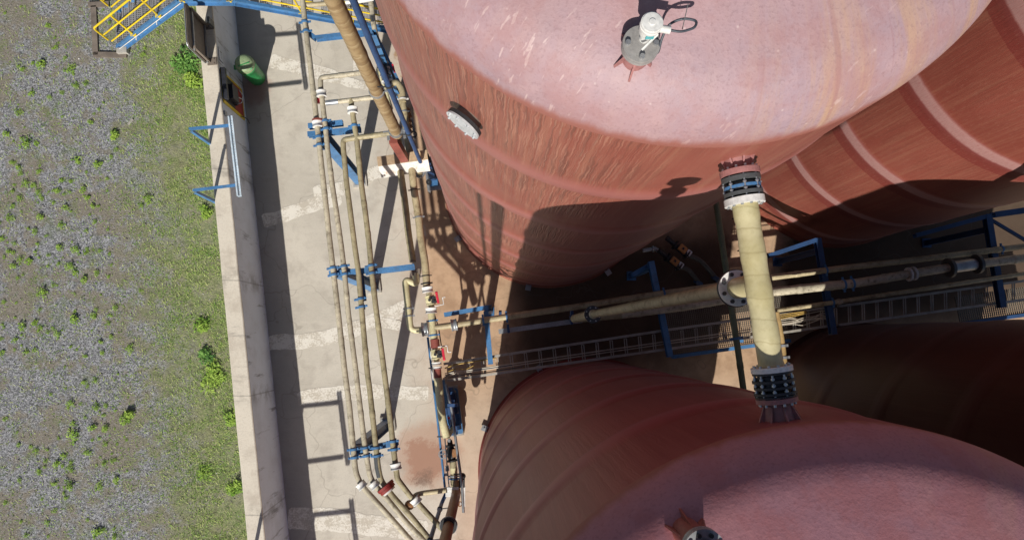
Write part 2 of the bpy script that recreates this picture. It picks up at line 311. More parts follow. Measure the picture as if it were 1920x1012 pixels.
# ---------------------------------------------------------------- mesh builder
class MB:
    def __init__(s): s.v = []; s.f = []; s.s = []
    def add(s, verts, faces, smooth=False):
        o = len(s.v); s.v += [V(a) for a in verts]; s.f += [tuple(i+o for i in f) for f in faces]; s.s += [smooth]*len(faces)
    def box(s, c, size, ax=None):
        c = V(c); ax = ax or (V((1,0,0)), V((0,1,0)), V((0,0,1)))
        h = [ax[i]*(size[i]*.5) for i in range(3)]
        vs = [c + h[0]*a + h[1]*b + h[2]*d for d in (-1,1) for b in (-1,1) for a in (-1,1)]
        s.add(vs, [(0,2,3,1),(4,5,7,6),(0,1,5,4),(2,6,7,3),(0,4,6,2),(1,3,7,5)])
        return s
    def frame(s, p0, p1, up=None):
        t = (V(p1)-V(p0)); L = t.length; t.normalize(); up = V(up) if up else V((0,0,1))
        if abs(t.dot(up)) > .98: up = WU if abs(t.dot(WU)) < .9 else WN
        x = t.cross(up).normalized(); y = x.cross(t)
        return t, x, y, L
    def bar(s, p0, p1, w, h, up=None):
        t, x, y, L = s.frame(p0, p1, up)
        return s.box((V(p0)+V(p1))/2, (L, w, h), (t, x, y))
    def hbeam(s, p0, p1, w, h, th=.012, up=None):
        t, x, y, L = s.frame(p0, p1, up); c = (V(p0)+V(p1))/2
        s.box(c + y*(h/2-th/2), (L, w, th), (t,x,y)); s.box(c - y*(h/2-th/2), (L, w, th), (t,x,y)); s.box(c, (L, th, h-2*th), (t,x,y))
        return s
    def channel(s, p0, p1, w, h, th=.012, up=None):
        t, x, y, L = s.frame(p0, p1, up); c = (V(p0)+V(p1))/2
        s.box(c + y*(h/2-th/2), (L, w, th), (t,x,y)); s.box(c - y*(h/2-th/2), (L, w, th), (t,x,y)); s.box(c - x*(w/2-th/2), (L, th, h-2*th), (t,x,y))
        return s
    def tube(s, pts, r, n=12, cap=True, wob=0.0):
        pts = [V(p) for p in pts]; m = len(pts); rs = r if isinstance(r, (list,tuple)) else [r]*m
        T = []
        for i in range(m):
            a = pts[max(i-1,0)]; b = pts[min(i+1,m-1)]; T.append((b-a).normalized())
        u = T[0].orthogonal().normalized(); rings = []
        for i in range(m):
            u = (u - T[i]*u.dot(T[i])).normalized(); w = T[i].cross(u)
            rr = rs[i]*(1+R.uniform(-wob,wob))
            rings.append([pts[i] + (u*math.cos(2*math.pi*j/n) + w*math.sin(2*math.pi*j/n))*rr for j in range(n)])
        vs = [p for g in rings for p in g]
        s.add(vs, [(i*n+j, i*n+(j+1)%n, (i+1)*n+(j+1)%n, (i+1)*n+j) for i in range(m-1) for j in range(n)], True)
        if cap: s.add(rings[0]+rings[-1], [tuple(range(n-1,-1,-1)), tuple(range(n, 2*n))])
        return s
    def cyl(s, p0, p1, r0, r1=None, n=16):
        return s.tube([p0, p1], [r0, r0 if r1 is None else r1], n)
    def ring(s, c, ax, ro, ri, t, n=28):
        """flat annulus of thickness t, centred on c"""
        ax = V(ax).normalized(); u = ax.orthogonal().normalized(); w = ax.cross(u); c = V(c)
        def circ(r, o): return [c + ax*o + (u*math.cos(2*math.pi*j/n)+w*math.sin(2*math.pi*j/n))*r for j in range(n)]
        vs = circ(ro,-t/2)+circ(ro,t/2)+circ(ri,t/2)+circ(ri,-t/2)
        f = []
        for k in range(4):
            for j in range(n): f.append((k*n+j, k*n+(j+1)%n, ((k+1)%4)*n+(j+1)%n, ((k+1)%4)*n+j))
        s.add(vs, f); return s
    def bolts(s, c, ax, rad, count, r=.011, L=.03, off=0.0):
        ax = V(ax).normalized(); u = ax.orthogonal().normalized(); w = ax.cross(u); c = V(c)
        for j in range(count):
            a = 2*math.pi*(j+.5)/count; p = c + (u*math.cos(a)+w*math.sin(a))*rad + ax*off
            s.tube([p-ax*L/2, p+ax*L/2], r, 6)
        return s
    def nothing(s): return s
    def ball(s, c, r, sc=(1,1,1), nu=12, nv=8):
        vs = []; c = V(c)
        for i in range(nv+1):
            a = math.pi*i/nv
            for j in range(nu):
                b = 2*math.pi*j/nu; vs.append(c + V((math.sin(a)*math.cos(b)*r*sc[0], math.sin(a)*math.sin(b)*r*sc[1], math.cos(a)*r*sc[2])))
        s.add(vs, [(i*nu+j, i*nu+(j+1)%nu, (i+1)*nu+(j+1)%nu, (i+1)*nu+j) for i in range(nv) for j in range(nu)], True); return s
    def lathe(s, c, prof, n=24, smooth=True):
        c = V(c); vs = [c + V((r*math.cos(2*math.pi*j/n), r*math.sin(2*math.pi*j/n), z)) for r, z in prof for j in range(n)]
        s.add(vs, [(i*n+j, i*n+(j+1)%n, (i+1)*n+(j+1)%n, (i+1)*n+j) for i in range(len(prof)-1) for j in range(n)], smooth); return s
    def build(s, name, mat, parent=None, attrs=None):
        org = parent_origin(parent)
        me = bpy.data.meshes.new(name); me.from_pydata([tuple(p-org) for p in s.v], [], s.f); me.update()
        me.polygons.foreach_set('use_smooth', s.s)
        me.materials.append(M[mat] if isinstance(mat, str) else mat)
        if attrs:
            for an, vals in attrs.items():
                a = me.attributes.new(an, 'FLOAT', 'POINT'); a.data.foreach_set('value', vals)
        o = bpy.data.objects.new(name, me); COL.objects.link(o)
        if parent is not None: o.parent = parent
        return o
def each_bolt(c, ax, rad, count, r, L, mat, parent, name='bolt'):
    """every bolt of a flange as an object of its own (they share one mesh)"""
    ax = V(ax).normalized(); u = ax.orthogonal().normalized(); w = ax.cross(u); c = V(c); org = parent_origin(parent)
    b = MB(); b.tube([-ax*L/2, ax*L/2], r, 6); me = None
    for j in range(count):
        a = 2*math.pi*(j+.5)/count; p = c + (u*math.cos(a)+w*math.sin(a))*rad
        if me is None:
            o = b.build(name, mat, None); me = o.data
        else:
            o = bpy.data.objects.new(name, me); COL.objects.link(o)
        o.parent = parent; o.location = p - org
def parent_origin(p):
    o = V((0,0,0))
    while p is not None: o = o + p.location; p = p.parent
    return o
def tag(o, label=None, cat=None, group=None, kind=None):
    if label: o['label'] = label
    if cat: o['category'] = cat
    if group: o['group'] = group
    if kind: o['kind'] = kind
    return o
def thing(name, label, cat, loc=(0,0,0), group=None):
    o = bpy.data.objects.new(name, None); COL.objects.link(o); o.location = loc; o.empty_display_size = .2
    return tag(o, label, cat, group)
def copy_tree(o, parent=None):
    c = o.copy(); COL.objects.link(c); c.parent = parent
    for ch in list(o.children): copy_tree(ch, c)
    return c
def bend(pts, rad=.12, steps=6):
    pts = [V(p) for p in pts]; out = [pts[0]]
    for i in range(1, len(pts)-1):
        a, b, c = pts[i-1], pts[i], pts[i+1]
        d0 = (a-b); d1 = (c-b); r = min(rad, d0.length*.45, d1.length*.45)
        p = b + d0.normalized()*r; q = b + d1.normalized()*r
        for k in range(steps+1):
            t = k/steps; out.append(p*(1-t)**2 + b*2*t*(1-t) + q*t*t)
    out.append(pts[-1]); return out
def PL(pts, h): return [P(x, y, h) for x, y in pts]
# ---------------------------------------------------------------- SETTING
def sheet(name, mat, x0, x1, y0, y1, z):
    b = MB(); b.add([(x0,y0,z),(x1,y0,z),(x1,y1,z),(x0,y1,z)], [(0,1,2,3)]); o = b.build(name, mat); tag(o, kind='structure'); return o
g = MB(); nx, ny = 40, 40
sheet('ground', 'gravel', -260, 260, -260, 260, -.02)
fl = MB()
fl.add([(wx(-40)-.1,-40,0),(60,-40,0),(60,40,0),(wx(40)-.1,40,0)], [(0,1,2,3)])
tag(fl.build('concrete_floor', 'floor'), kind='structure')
def strip(pts, w, zoff=.004, jit=.15):
    w *= 1.3
    """irregular band of repair mortar lying on the floor"""
    W = [P(x, y, zoff) for x, y in pts]; ctr = []
    for i in range(len(W)-1):
        n = max(2, int((W[i+1]-W[i]).length/.06))
        for k in range(n): ctr.append(W[i].lerp(W[i+1], k/n))
    ctr.append(W[-1]); b = MB(); vs = []
    for i, p in enumerate(ctr):
        t = (ctr[min(i+1,len(ctr)-1)]-ctr[max(i-1,0)]).normalized(); s_ = V((-t.y, t.x, 0))
        e = min(1, i/2+.75, (len(ctr)-1-i)/2+.75)
        wa = w*.5*e*(1+jit*2*noise.noise(p*2.3)+jit*noise.noise(p*9)); wb = w*.5*e*(1+jit*2*noise.noise(p*2.1+V((9,4,0)))+jit*noise.noise(p*8+V((3,7,0))))
        vs += [p+s_*wa, p-s_*wb]
    b.add(vs, [(2*i+1, 2*i, 2*i+2, 2*i+3)[::-1] for i in range(len(ctr)-1)])
    tag(b.build('floor_repair', 'patch'), kind='structure')
strip([(507,113),(545,122),(590,134),(640,148)], .26)
strip([(560,132),(640,150),(690,163),(740,180)], .17, .008)
strip([(493,415),(540,402),(592,382),(640,372)], .26)
strip([(588,362),(650,352)], .26, .008, .12)
strip([(672,340),(700,326),(760,312)], .27)
strip([(500,642),(560,640),(640,628),(690,606),(730,588),(775,574)], .27)
strip([(648,615),(700,602),(752,610)], .18, .008)
strip([(558,748),(620,738),(690,734),(803,738)], .26)
strip([(540,970),(620,974),(700,985),(760,990),(800,998)], .36)
strip([(668,90),(668,140)], .12)
# ---------------------------------------------------------------- BUND WALL
H_W = 1.6
wall = thing('bund_wall', 'long grey rendered bund wall with pale concrete coping between grass and yard', 'wall', (wx(0), 0, 0))
def wp(y, off, z): return V((WX0, WY0, 0)) + WU*((y-WY0)) + WN*off + V((0,0,z))
b = MB(); ys = [-14 + .35*i for i in range(80)]
def sect(b, ys, offs, jit):
    rows = []
    for y in ys: rows += [wp(y, o, z) + V((noise.noise(V((y*1.7, o, z)))*jit, 0, noise.noise(V((y*1.3, o*3, z+5)))*jit)) for o, z in offs]
    n = len(offs); b.add(rows, [(i*n+j, (i+1)*n+j, (i+1)*n+(j+1)%n, i*n+(j+1)%n) for i in range(len(ys)-1) for j in range(n)])
    b.add([rows[i] for i in range(n)]+[rows[-n+i] for i in range(n)], [tuple(range(n)), tuple(range(2*n-1, n-1, -1))])
sect(b, ys, [(0,0),(0,H_W-.055),(-.33,H_W-.055),(-.33,-.1)], .004)
b.build('wall_body', 'wallface', wall)
b = MB(); sect(b, ys, [(.008,H_W-.054),(.012,H_W-.012),(-.006,H_W+.002),(-.325,H_W+.002),(-.345,H_W-.012),(-.34,H_W-.054)], .009)
b.build('coping', 'cap', wall)
# ---------------------------------------------------------------- TANKS
TH = math.radians(24)
def roofpt(r, H, hd, t):
    """knuckle (first third) running into a shallow spherical crown"""
    kr = hd*.56; rk = r - kr*(1-math.sin(TH)); Rc = rk/math.sin(TH)
    if t < .4:
        a = (math.pi/2 - TH)*t/.4
        return (r - kr*(1-math.cos(a)), H + kr*math.sin(a))
    zk = H + kr*math.cos(TH); a = TH*(1-(t-.4)/.6)
    return (max(.0005, Rc*math.sin(a)), zk + Rc*(math.cos(a)-math.cos(TH)))
def make_tank(label, c, r, H, hd, shellm, domem, z0=.38, drip=None, hoop=.026):
    t = thing('storage_tank', label, 'storage tank', (c[0], c[1], 0))
    hoops = [z0 + 2.02*i for i in range(0, 6) if z0+2.02*i < H-.3]
    zs = sorted(set([round(.08*i,3) for i in range(int(H/.08))] + [H]))
    n = 176; b = MB(); vs = []; band = []; below = []
    def sm(x): x = max(0,min(1,x)); return x*x*(3-2*x)
    prof = [(.07,0),(.07,.03),(.035,.05),(.035,.10),(.015,.13)]
    rows = [(r+o, z) for o, z in prof]
    for z in zs:
        if z < .15: continue
        k = max([sm((.19-abs(z-h))/.06) for h in hoops])
        rows.append((r + hoop*k, z))
    for rr, z in rows:
        k = max([sm((.19-abs(z-h))/.06) for h in hoops])
        dn = min([h-z for h in hoops if h-z > -.15] + [H+.15-z])
        for j in range(n):
            a = 2*math.pi*j/n; w = .012*noise.noise(V((math.cos(a)*2.2, math.sin(a)*2.2, z*.6)))
            vs.append((c[0]+(rr+w)*math.cos(a), c[1]+(rr+w)*math.sin(a), z)); band.append(k)
            e = noise.noise(V((math.cos(a)*7, math.sin(a)*7, z*.3)))*.35
            side_ = 1.0 if drip is None else max(.12, sm((drip-math.degrees(a))/22.0)*sm((math.degrees(a)-150)/20.0)); below.append((1-k)*sm((1.75+e-dn)/.5)*side_)
    m = len(rows)
    b.add(vs, [(i*n+j, i*n+(j+1)%n, (i+1)*n+(j+1)%n, (i+1)*n+j) for i in range(m-1) for j in range(n)], True)
    sh = b.build('shell', shellm, t, {'band': band, 'below': below})
    uvl = sh.data.uv_layers.new(name='UVMap'); k = 0
    for i in range(m-1):
        for j in range(n):
            for (a, zz) in ((j, rows[i][1]), (j+1, rows[i][1]), (j+1, rows[i+1][1]), (j, rows[i+1][1])):
                uvl.data[k].uv = (2*math.pi*a/n*r, zz); k += 1
    # roof: knuckle and shallow crown
    pr = []; K = 56
    for i in range(K+1):
        pr.append(roofpt(r, H, hd, i/K))
    b = MB(); vs = []
    for i, (rr, z) in enumerate(pr):
        for j in range(n):
            a = 2*math.pi*j/n; q = noise.noise(V((math.cos(a)*rr*.9, math.sin(a)*rr*.9, z)))*.012*min(1,i/6)
            w = .012*noise.noise(V((math.cos(a)*2.2, math.sin(a)*2.2, H*.6)))*max(0,1-i/10)
            vs.append((c[0]+(rr+w)*math.cos(a), c[1]+(rr+w)*math.sin(a), z+q))
    b.add(vs, [(i*n+j, i*n+(j+1)%n, (i+1)*n+(j+1)%n, (i+1)*n+j) for i in range(K) for j in range(n)], True)
    rf = b.build('roof', domem, t); uvl = rf.data.uv_layers.new(name='UVMap'); arc = [0]
    for i in range(K): arc.append(arc[-1] + math.hypot(pr[i+1][0]-pr[i][0], pr[i+1][1]-pr[i][1]))
    k = 0
    for i in range(K):
        for j in range(n):
            for (a, q) in ((j, i), (j+1, i), (j+1, i+1), (j, i+1)): uvl.data[k].uv = (2*math.pi*a/n*r, arc[q]); k += 1
    t['_r'] = r
    del t['_r']
    return t
C1, R1 = V((1.345,3.75,0)), 2.50; C2, R2 = V((2.30,-3.13,0)), 2.58
C3, R3 = V((8.40,4.85,0)), 2.60; C4, R4 = V((8.80,-2.35,0)), 2.64
HT = 12.0; H2T = 11.82
def domez(c, r, H, hd, x, y):
    rho = math.hypot(x-c[0], y-c[1]); kr = hd*.56; rk = r - kr*(1-math.sin(TH)); Rc = rk/math.sin(TH); zk = H + kr*math.cos(TH)
    if rho < rk: return zk + math.sqrt(Rc*Rc-rho*rho) - Rc*math.cos(TH)
    return H + math.sqrt(max(0, kr*kr-(rho-(r-kr))**2))
T1 = make_tank('oxide red tank with chalky pink roof and blank nozzle plate on its side', C1, R1, HT, 1.05, 'shell', 'dome', drip=276)
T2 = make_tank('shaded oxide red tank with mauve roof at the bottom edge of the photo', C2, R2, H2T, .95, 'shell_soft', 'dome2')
T3 = make_tank('sunlit brick red tank with pale hoop bands in the upper right corner', C3, R3, HT, 1.05, 'shell_far', 'dome2', .95, hoop=.014)
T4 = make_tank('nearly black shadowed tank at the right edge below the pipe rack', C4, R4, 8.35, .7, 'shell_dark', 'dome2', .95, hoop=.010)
def lug(t, c, r, px, py):
    q = P(px, py, 0); d = (q-c); d.z = 0; d.normalize(); s_ = V((-d.y, d.x, 0)); p = c + d*(r+.12)
    b = MB(); b.box(p+V((0,0,.09)), (.13,.13,.018), (d,s_,V((0,0,1)))); b.box(p-d*.05+s_*.05+V((0,0,.05)), (.10,.014,.10), (d,s_,V((0,0,1)))); b.box(p-d*.05-s_*.05+V((0,0,.05)), (.10,.014,.10), (d,s_,V((0,0,1))))
    b.cyl(p+V((0,0,.0)), p+V((0,0,.13)), .018, n=8); b.build('anchor_lug', 'steel', t)
for q in ((866,444),(990,540),(1140,512)): lug(T1, C1, R1, *q)
for q in ((912,803),(1010,690)): lug(T2, C2, R2, *q)
# blank nozzle plate on the side of tank one
def side_nozzle(t, c, r, ang, z, dia, out, neckm, platem):
    d = V((math.cos(ang), math.sin(ang), 0)); p = c + d*(r-.05) + V((0,0,z))
    b = MB(); b.cyl(p, p+d*(out), dia*.36, n=24); nk = b.build('nozzle', neckm, t)
    b = MB(); b.ring(p+d*(out-.015), d, dia*.5, .02, .028, 36); b.build('flange', 'dark', t)
    b = MB(); b.cyl(p+d*(out+.003), p+d*(out+.018), dia*.5, n=36); nk = b.build('blank_plate', platem, t)
    each_bolt(p+d*(out+.02), d, dia*.42, 8, .011, .03, platem, nk)
q = P(876, 224, 11.0); a1 = math.atan2(q.y-C1.y, q.x-C1.x)
side_nozzle(T1, C1, R1, a1, 11.0, .325, .13, 'brown', 'offwhite')
# roof nozzle with the white level transmitter on tank one
q = P(1203, 82, 12.55); zz = domez(C1, R1, HT, 1.05, q.x, q.y); fz = zz+.12; q = P(1203, 82, fz); zz = domez(C1, R1, HT, 1.05, q.x, q.y); fz = zz+.12
base = V((q.x, q.y, zz-.05)); top = V((q.x, q.y, fz))
b = MB(); b.cyl(base, top, .085, n=24); nz = b.build('nozzle', 'pinkox', T1)
for a in (258, 205, 325, 20, 130):
    b = MB()
    d = V((math.cos(math.radians(a)), math.sin(math.radians(a)), 0)); s_ = V((-d.y,d.x,0)); e = base + d*(.138 if a < 300 else .112)
    ez = domez(C1, R1, HT, 1.05, e.x, e.y)
    pts = [base+d*.07+V((0,0,-.05)), V((e.x,e.y,ez-.03)), V((e.x,e.y,ez+.012)), base+d*.08+V((0,0,fz-zz-.02))]
    b.add([x+s_*.006 for x in pts]+[x-s_*.006 for x in pts], [(0,1,2,3),(7,6,5,4),(0,4,5,1),(1,5,6,2),(2,6,7,3),(3,7,4,0)]); b.build('gusset', 'pinkox', nz)
b = MB(); b.cyl(top-V((0,0,.03)), top, .108, n=40); b.cyl(top+V((0,0,.004)), top+V((0,0,.028)), .108, n=40); fl_ = b.build('flange', 'greyflange', T1)
each_bolt(top+V((0,0,.035)), (0,0,1), .080, 4, .017, .03, 'silver', fl_)
lt = thing('level_transmitter', 'white screw-capped level transmitter standing on the roof nozzle of the pink tank', 'sensor', (top.x, top.y, top.z+.03))
tc = top + V((.015,.03,.05))
b = MB(); b.lathe(tc, [(.0,-.03),(.03,-.03),(.03,.06),(.052,.075),(.056,.11),(.056,.135),(.061,.137),(.061,.150),(.057,.152),(.057,.163),(.061,.165),(.061,.178),(.055,.180),(.055,.184),(.020,.185),(.018,.190),(.0,.191)], 28, False); b.build('housing', 'white', lt)
b = MB(); b.cyl(tc+V((.05,-.01,.13)), tc+V((.11,-.02,.13)), .022, n=12); b.build('cable_gland', 'white', lt)
b = MB(); b.bar(tc+V((.05,-.03,.10)), tc+V((-.03,-.10,.05)), .010, .018); b.build('lever', 'white', lt)
b = MB(); b.box(tc+V((0,-.055,.11)), (.045,.006,.03)); b.build('label_plate', 'tagged', lt)
loop = [tc+V((.11,-.02,.13)), tc+V((.17,-.03,.13)), tc+V((.25,.0,.12)), tc+V((.27,.05,.10)), tc+V((.20,.075,.08)), tc+V((.12,.05,.06)), tc+V((.09,-.02,.0)), tc+V((.09,-.07,-.06)), tc+V((.08,-.02,-.16))]
b = MB(); b.tube(bend(loop, .05, 4), .0075, 8); b.build('cable', 'cable', lt)
b = MB(); b.bar(tc+V((.185,.0,.10)), tc+V((.20,.11,.17)), .004,.004); b.build('cable_tie', 'dark', lt)
cb = MB(); cb.tube(bend([tc+V((.08,.0,-.16)), tc+V((.07,.16,-.10)), tc+V((.09,.4,-.04)), tc+V((.1,.9,.05))], .1), .008, 8)
tag(cb.build('signal_cable', 'cable'), 'grey signal cable trailing up over the pink roof from the transmitter', 'cable')
# roof nozzle at the lower edge on tank two
q = P(1320, 1030, 12.6); zz = domez(C2, R2, H2T, .95, q.x, q.y); base = V((q.x,q.y,zz-.05)); top = V((q.x,q.y,zz+.30))
b = MB(); b.cyl(base, top, .085, n=24); nz = b.build('nozzle', 'oxide', T2)
for a in (100, 165, 40, 280):
    b = MB()
    d = V((math.cos(math.radians(a)), math.sin(math.radians(a)), 0)); s_ = V((-d.y,d.x,0)); e = base + d*.125; ez = domez(C2, R2, H2T, .95, e.x, e.y)
    pts = [base+d*.08, V((e.x,e.y,ez-.03)), V((e.x,e.y,ez+.02)), base+d*.08+V((0,0,.22))]
    b.add([x+s_*.006 for x in pts]+[x-s_*.006 for x in pts], [(0,1,2,3),(7,6,5,4),(0,4,5,1),(1,5,6,2),(2,6,7,3),(3,7,4,0)]); b.build('gusset', 'oxide', nz)
b = MB(); b.cyl(top-V((0,0,.03)), top, .115, n=36); b.cyl(top+V((0,0,.004)), top+V((0,0,.03)), .115, n=36); f2 = b.build('flange', 'steel', T2)
each_bolt(top+V((0,0,.035)), (0,0,1), .088, 8, .013, .03, 'dark', f2)
mt = thing('roof_vent', 'capped vent standing on the roof nozzle of the mauve tank', 'vent', top+V((0,0,.03)))
b = MB(); b.lathe(top+V((0,0,.032)), [(0,0),(.06,0),(.06,.22),(.13,.24),(.13,.36),(.09,.40),(0,.42)], 24); b.build('vent_body', 'oxide', mt)
# ---------------------------------------------------------------- CROSS PIPE between the two near tanks
zX = 11.6; S1_ = V((1.765,1.295,zX)); S2_ = V((2.0,-.535,zX)); AX = (S2_-S1_).normalized(); L12 = (S2_-S1_).length
def ax(t): return S1_ + AX*t
# nozzles (parts of their tanks)
def noz(t, root, d, L):
    p = root - d*.07; e = root + d*L
    b = MB(); b.tube([p, e], [.115,.088], 28); nk = b.build('nozzle', 'pinkox', t)
    s_ = V((-d.y,d.x,0))
    for k in range(8):
        b = MB(); a = k*math.pi/4; o = s_*math.cos(a) + V((0,0,1))*math.sin(a); w = d.cross(o)
        pts = [p+d*.03+o*.09, p+d*.03+o*.150, e-d*.04+o*.10, e-d*.03+o*.085]
        b.add([x+w*.006 for x in pts]+[x-w*.006 for x in pts], [(0,1,2,3),(7,6,5,4),(0,4,5,1),(1,5,6,2),(2,6,7,3),(3,7,4,0)]); b.build('gusset', 'pinkox', nk)
    b = MB(); b.ring(e, d, .142, .08, .042, 36); fl = b.build('flange', 'pinkox', t)
    each_bolt(e-d*.03, d, .118, 12, .011, .022, 'silver', fl)
noz(T1, S1_, AX, .115); noz(T2, S2_, -AX, .105)
xp = thing('cross_pipe', 'thick cream laminate pipe bridging the two near tanks between rubber expansion joints', 'pipe', ax(.9))
b = MB(); pts = [ax(.30+.005*0)] ; L0, L1 = .335, L12-.335
ts = [L0 + (L1-L0)*i/40 for i in range(41)]
rs = [.0865 + (.0045 if (int(i/5)%2==0) else 0) + R.uniform(-.0012,.0012) for i in range(41)]
b.tube([ax(t) for t in ts], rs, 32); b.build('pipe_body', 'cross', xp)
b = MB(); b.ring(ax(.325), AX, .142, .06, .048, 40); f_ = b.build('flange', 'white', xp)
each_bolt(ax(.35), AX, .118, 12, .011, .02, 'silver', f_)
b = MB(); b.ring(ax(L12-.315), AX, .142, .06, .035, 40); f_ = b.build('flange', 'white', xp)
each_bolt(ax(L12-.337), AX, .118, 12, .011, .02, 'silver', f_)
# expansion joints
b = MB(); b.ring(ax(.163), AX, .138, .07, .032, 36); b.ring(ax(.272), AX, .138, .07, .026, 36); b.tube([ax(.18), ax(.20), ax(.222), ax(.245), ax(.262)], [.09,.112,.125,.112,.09], 28); ej = b.build('expansion_joint', 'greyrub', xp)
b = MB(); b.ring(ax(.222), AX, .130, .11, .02, 36); b.build('clamp_ring', 'blue', ej)
for k in range(8):
    b = MB(); a = k*math.pi/4+.2; s_ = V((-AX.y,AX.x,0)); o = s_*math.cos(a)+V((0,0,1))*math.sin(a); b.tube([ax(.14)+o*.127, ax(.30)+o*.127], .007, 6); b.tube([ax(.195)+o*.127, ax(.207)+o*.127], .014, 6); b.tube([ax(.24)+o*.127, ax(.252)+o*.127], .014, 6); b.build('tie_rod', 'silver', ej)
b = MB(); e0 = L12-.29
for k, (t, ro) in enumerate(((.0,.138),(.055,.146),(.10,.140),(.14,.146),(.165,.142))): b.ring(ax(e0+t), AX, ro, .07, .018, 36)
b.tube([ax(e0), ax(e0+.03), ax(e0+.06), ax(e0+.09), ax(e0+.12), ax(e0+.165)], [.09,.115,.098,.118,.098,.09], 28); ej = b.build('expansion_joint', 'dark', xp)
for k in range(10):
    b = MB(); a = k*math.pi/5+.1; s_ = V((-AX.y,AX.x,0)); o = s_*math.cos(a)+V((0,0,1))*math.sin(a); b.tube([ax(e0-.03)+o*.128, ax(e0+.19)+o*.128], .008, 6)
    for t in (.028,.072,.118): b.tube([ax(e0+t)+o*.128, ax(e0+t+.014)+o*.128], .015, 6)
    b.build('tie_rod', 'silver', ej)
TEE = ax(.925); zf = 11.17
b = MB(); b.cyl(TEE-V((0,0,.05)), V((TEE.x,TEE.y,zf)), .080, n=28); br = b.build('branch', 'cross', xp)
b = MB(); b.ring((TEE.x,TEE.y,zf), (0,0,1), .140, .075, .028, 40); f_ = b.build('flange', 'white', xp)
each_bolt((TEE.x,TEE.y,zf+.02), (0,0,1), .112, 8, .016, .028, 'dark', f_)
pb = P(1112, 589, 5.5)
dp = thing('drop_pipe', 'olive drop pipe hanging from the branch flange of the cream cross pipe', 'pipe', (pb.x,pb.y,5.5))
tp = V((TEE.x,TEE.y,zf-.02))
b = MB(); b.tube([tp, tp.lerp(pb,.12), tp.lerp(pb,.55), tp.lerp(pb,.56), tp.lerp(pb,.58), tp.lerp(pb,.59), pb], [.066,.063,.062,.068,.068,.062,.060], 24); b.build('pipe_body', 'olive', dp)
b = MB(); b.ring(tp, (0,0,1), .146, .05, .02, 36); b.build('flange', 'dark', dp)
dr = (tp-pb).normalized()
b = MB(); b.ring(pb-dr*.02, dr, .14, .05, .03, 36); f_ = b.build('flange', 'greyrub', dp); each_bolt(pb, dr, .113, 8, .012, .03, 'silver', f_)
b = MB(); b.tube([pb+dr*.1, pb+dr*.02], [.068,.075], 20); b.build('collar', 'palepipe', dp)
pend = P(1165, 590, 2.75)
b = MB(); b.tube(bend([pb-dr*.03, V((pb.x,pb.y,2.75)), pend], .25), .08, 20); b.build('elbow', 'olive', dp)
# second cross pipe, between the two far tanks (its shadow falls on the brick red one)
xq = thing('cross_pipe', 'second cross pipe beyond the right edge, shading a diagonal line on the brick red tank', 'pipe', (7.38,1.2,7.95))
def onT(c, r, x, sgn): return c.y + sgn*math.sqrt(r*r-(x-c.x)**2)
ya, yb = onT(C4, R4, 7.38, 1), onT(C3, R3, 7.38, -1); dY = V((0,1,0))
b = MB(); b.tube([V((7.38,ya-.06,7.95)), V((7.38,ya+.3,7.95)), V((7.38,yb-.3,7.95)), V((7.38,yb+.06,7.95))], .088, 24); b.build('pipe_body', 'cross', xq)
for yy_, m_ in ((ya+.14,'pinkox'),(ya+.36,'white'),(yb-.14,'pinkox'),(yb-.36,'white'),(yb-.25,'greyrub')):
    b = MB(); b.ring(V((7.38,yy_,7.95)), dY, .145, .085, .045, 32); b.build('flange', m_, xq)
# ---------------------------------------------------------------- PIPES in the yard
def ears(b, p, d, r):
    """U-clamp: strap round the pipe with two bolted ears"""
    s_ = d.cross(V((0,0,1))).normalized(); up = s_.cross(d)
    b.ring(p, d, r+.016, r*.98, .04, 18)
    for k in (-1,1):
        b.box(p + s_*k*(r+.036), (.04,.056,.012), (d,s_,up)); b.cyl(p+s_*k*(r+.045)-up*.03, p+s_*k*(r+.045)+up*.03, .010, n=6)
def guard(parent, p, d, r, L=.11, m='white', name='flange_guard'):
    d = d.normalized(); b = MB()
    b.tube([p-d*L/2, p-d*L*.32, p-d*L*.30, p+d*L*.30, p+d*L*.32, p+d*L/2], [r,r,r*.93,r*.93,r,r], 22); return b.build(name, m, parent)
HP = 3.95
HCUR = HP
def pipe(label, pts, r, mat, h=None, rad=.16, name='process_pipe', guards=(), gr=.095, wob=.02, group=None):
    h = HCUR if h is None else h
    W = [P(x,y,h) if len((x,y))==2 else 0 for x,y in pts]
    t = thing(name, label, 'pipe', W[0], group)
    b = MB(); BP = bend(W, rad); b.tube(BP, r, 14, True)
    acc = .35
    for i in range(len(BP)-1):
        L_ = (BP[i+1]-BP[i]).length
        if L_ > .3:
            d_ = (BP[i+1]-BP[i]).normalized(); q_ = acc
            while q_ < L_-.1:
                b.tube([BP[i]+d_*(q_-.06), BP[i]+d_*(q_-.045), BP[i]+d_*(q_+.045), BP[i]+d_*(q_+.06)], [r*1.0, r*1.075, r*1.075, r*1.0], 14, False); q_ += R.uniform(.55,1.3)
    b.build('pipe_body', mat, t)
    for (x, y, dx, dy) in guards:
        p = P(x,y,h); q = P(x+dx,y+dy,h); guard(t, p, q-p, gr)
    return t
pA = pipe('leftmost pale pipe of the four over the yard, crossing under the stair at the top', [(567,-30),(567,0),(574,60),(582,125),(591,203),(597,255),(603,312),(612,393),(618,450),(625,508),(634,586),(647,701),(655,760),(663,846),(667,886),(678,910),(700,934),(737,975),(775,1018)], .050, 'palepipe', guards=[(595,233,2,12),(678,909,8,9)])
b = MB(); q = P(596,226,HP); b.ring(q, P(597,240,HP)-q, .105, .03, .035, 22); b.box(P(601,232,HP), (.14,.10,.03)); b.build('flange_gasket', 'oxide', pA)
b = MB(); b.box(P(595,189,HP-.09), (.10,.10,.06)); b.build('stop_block', 'red', pA)
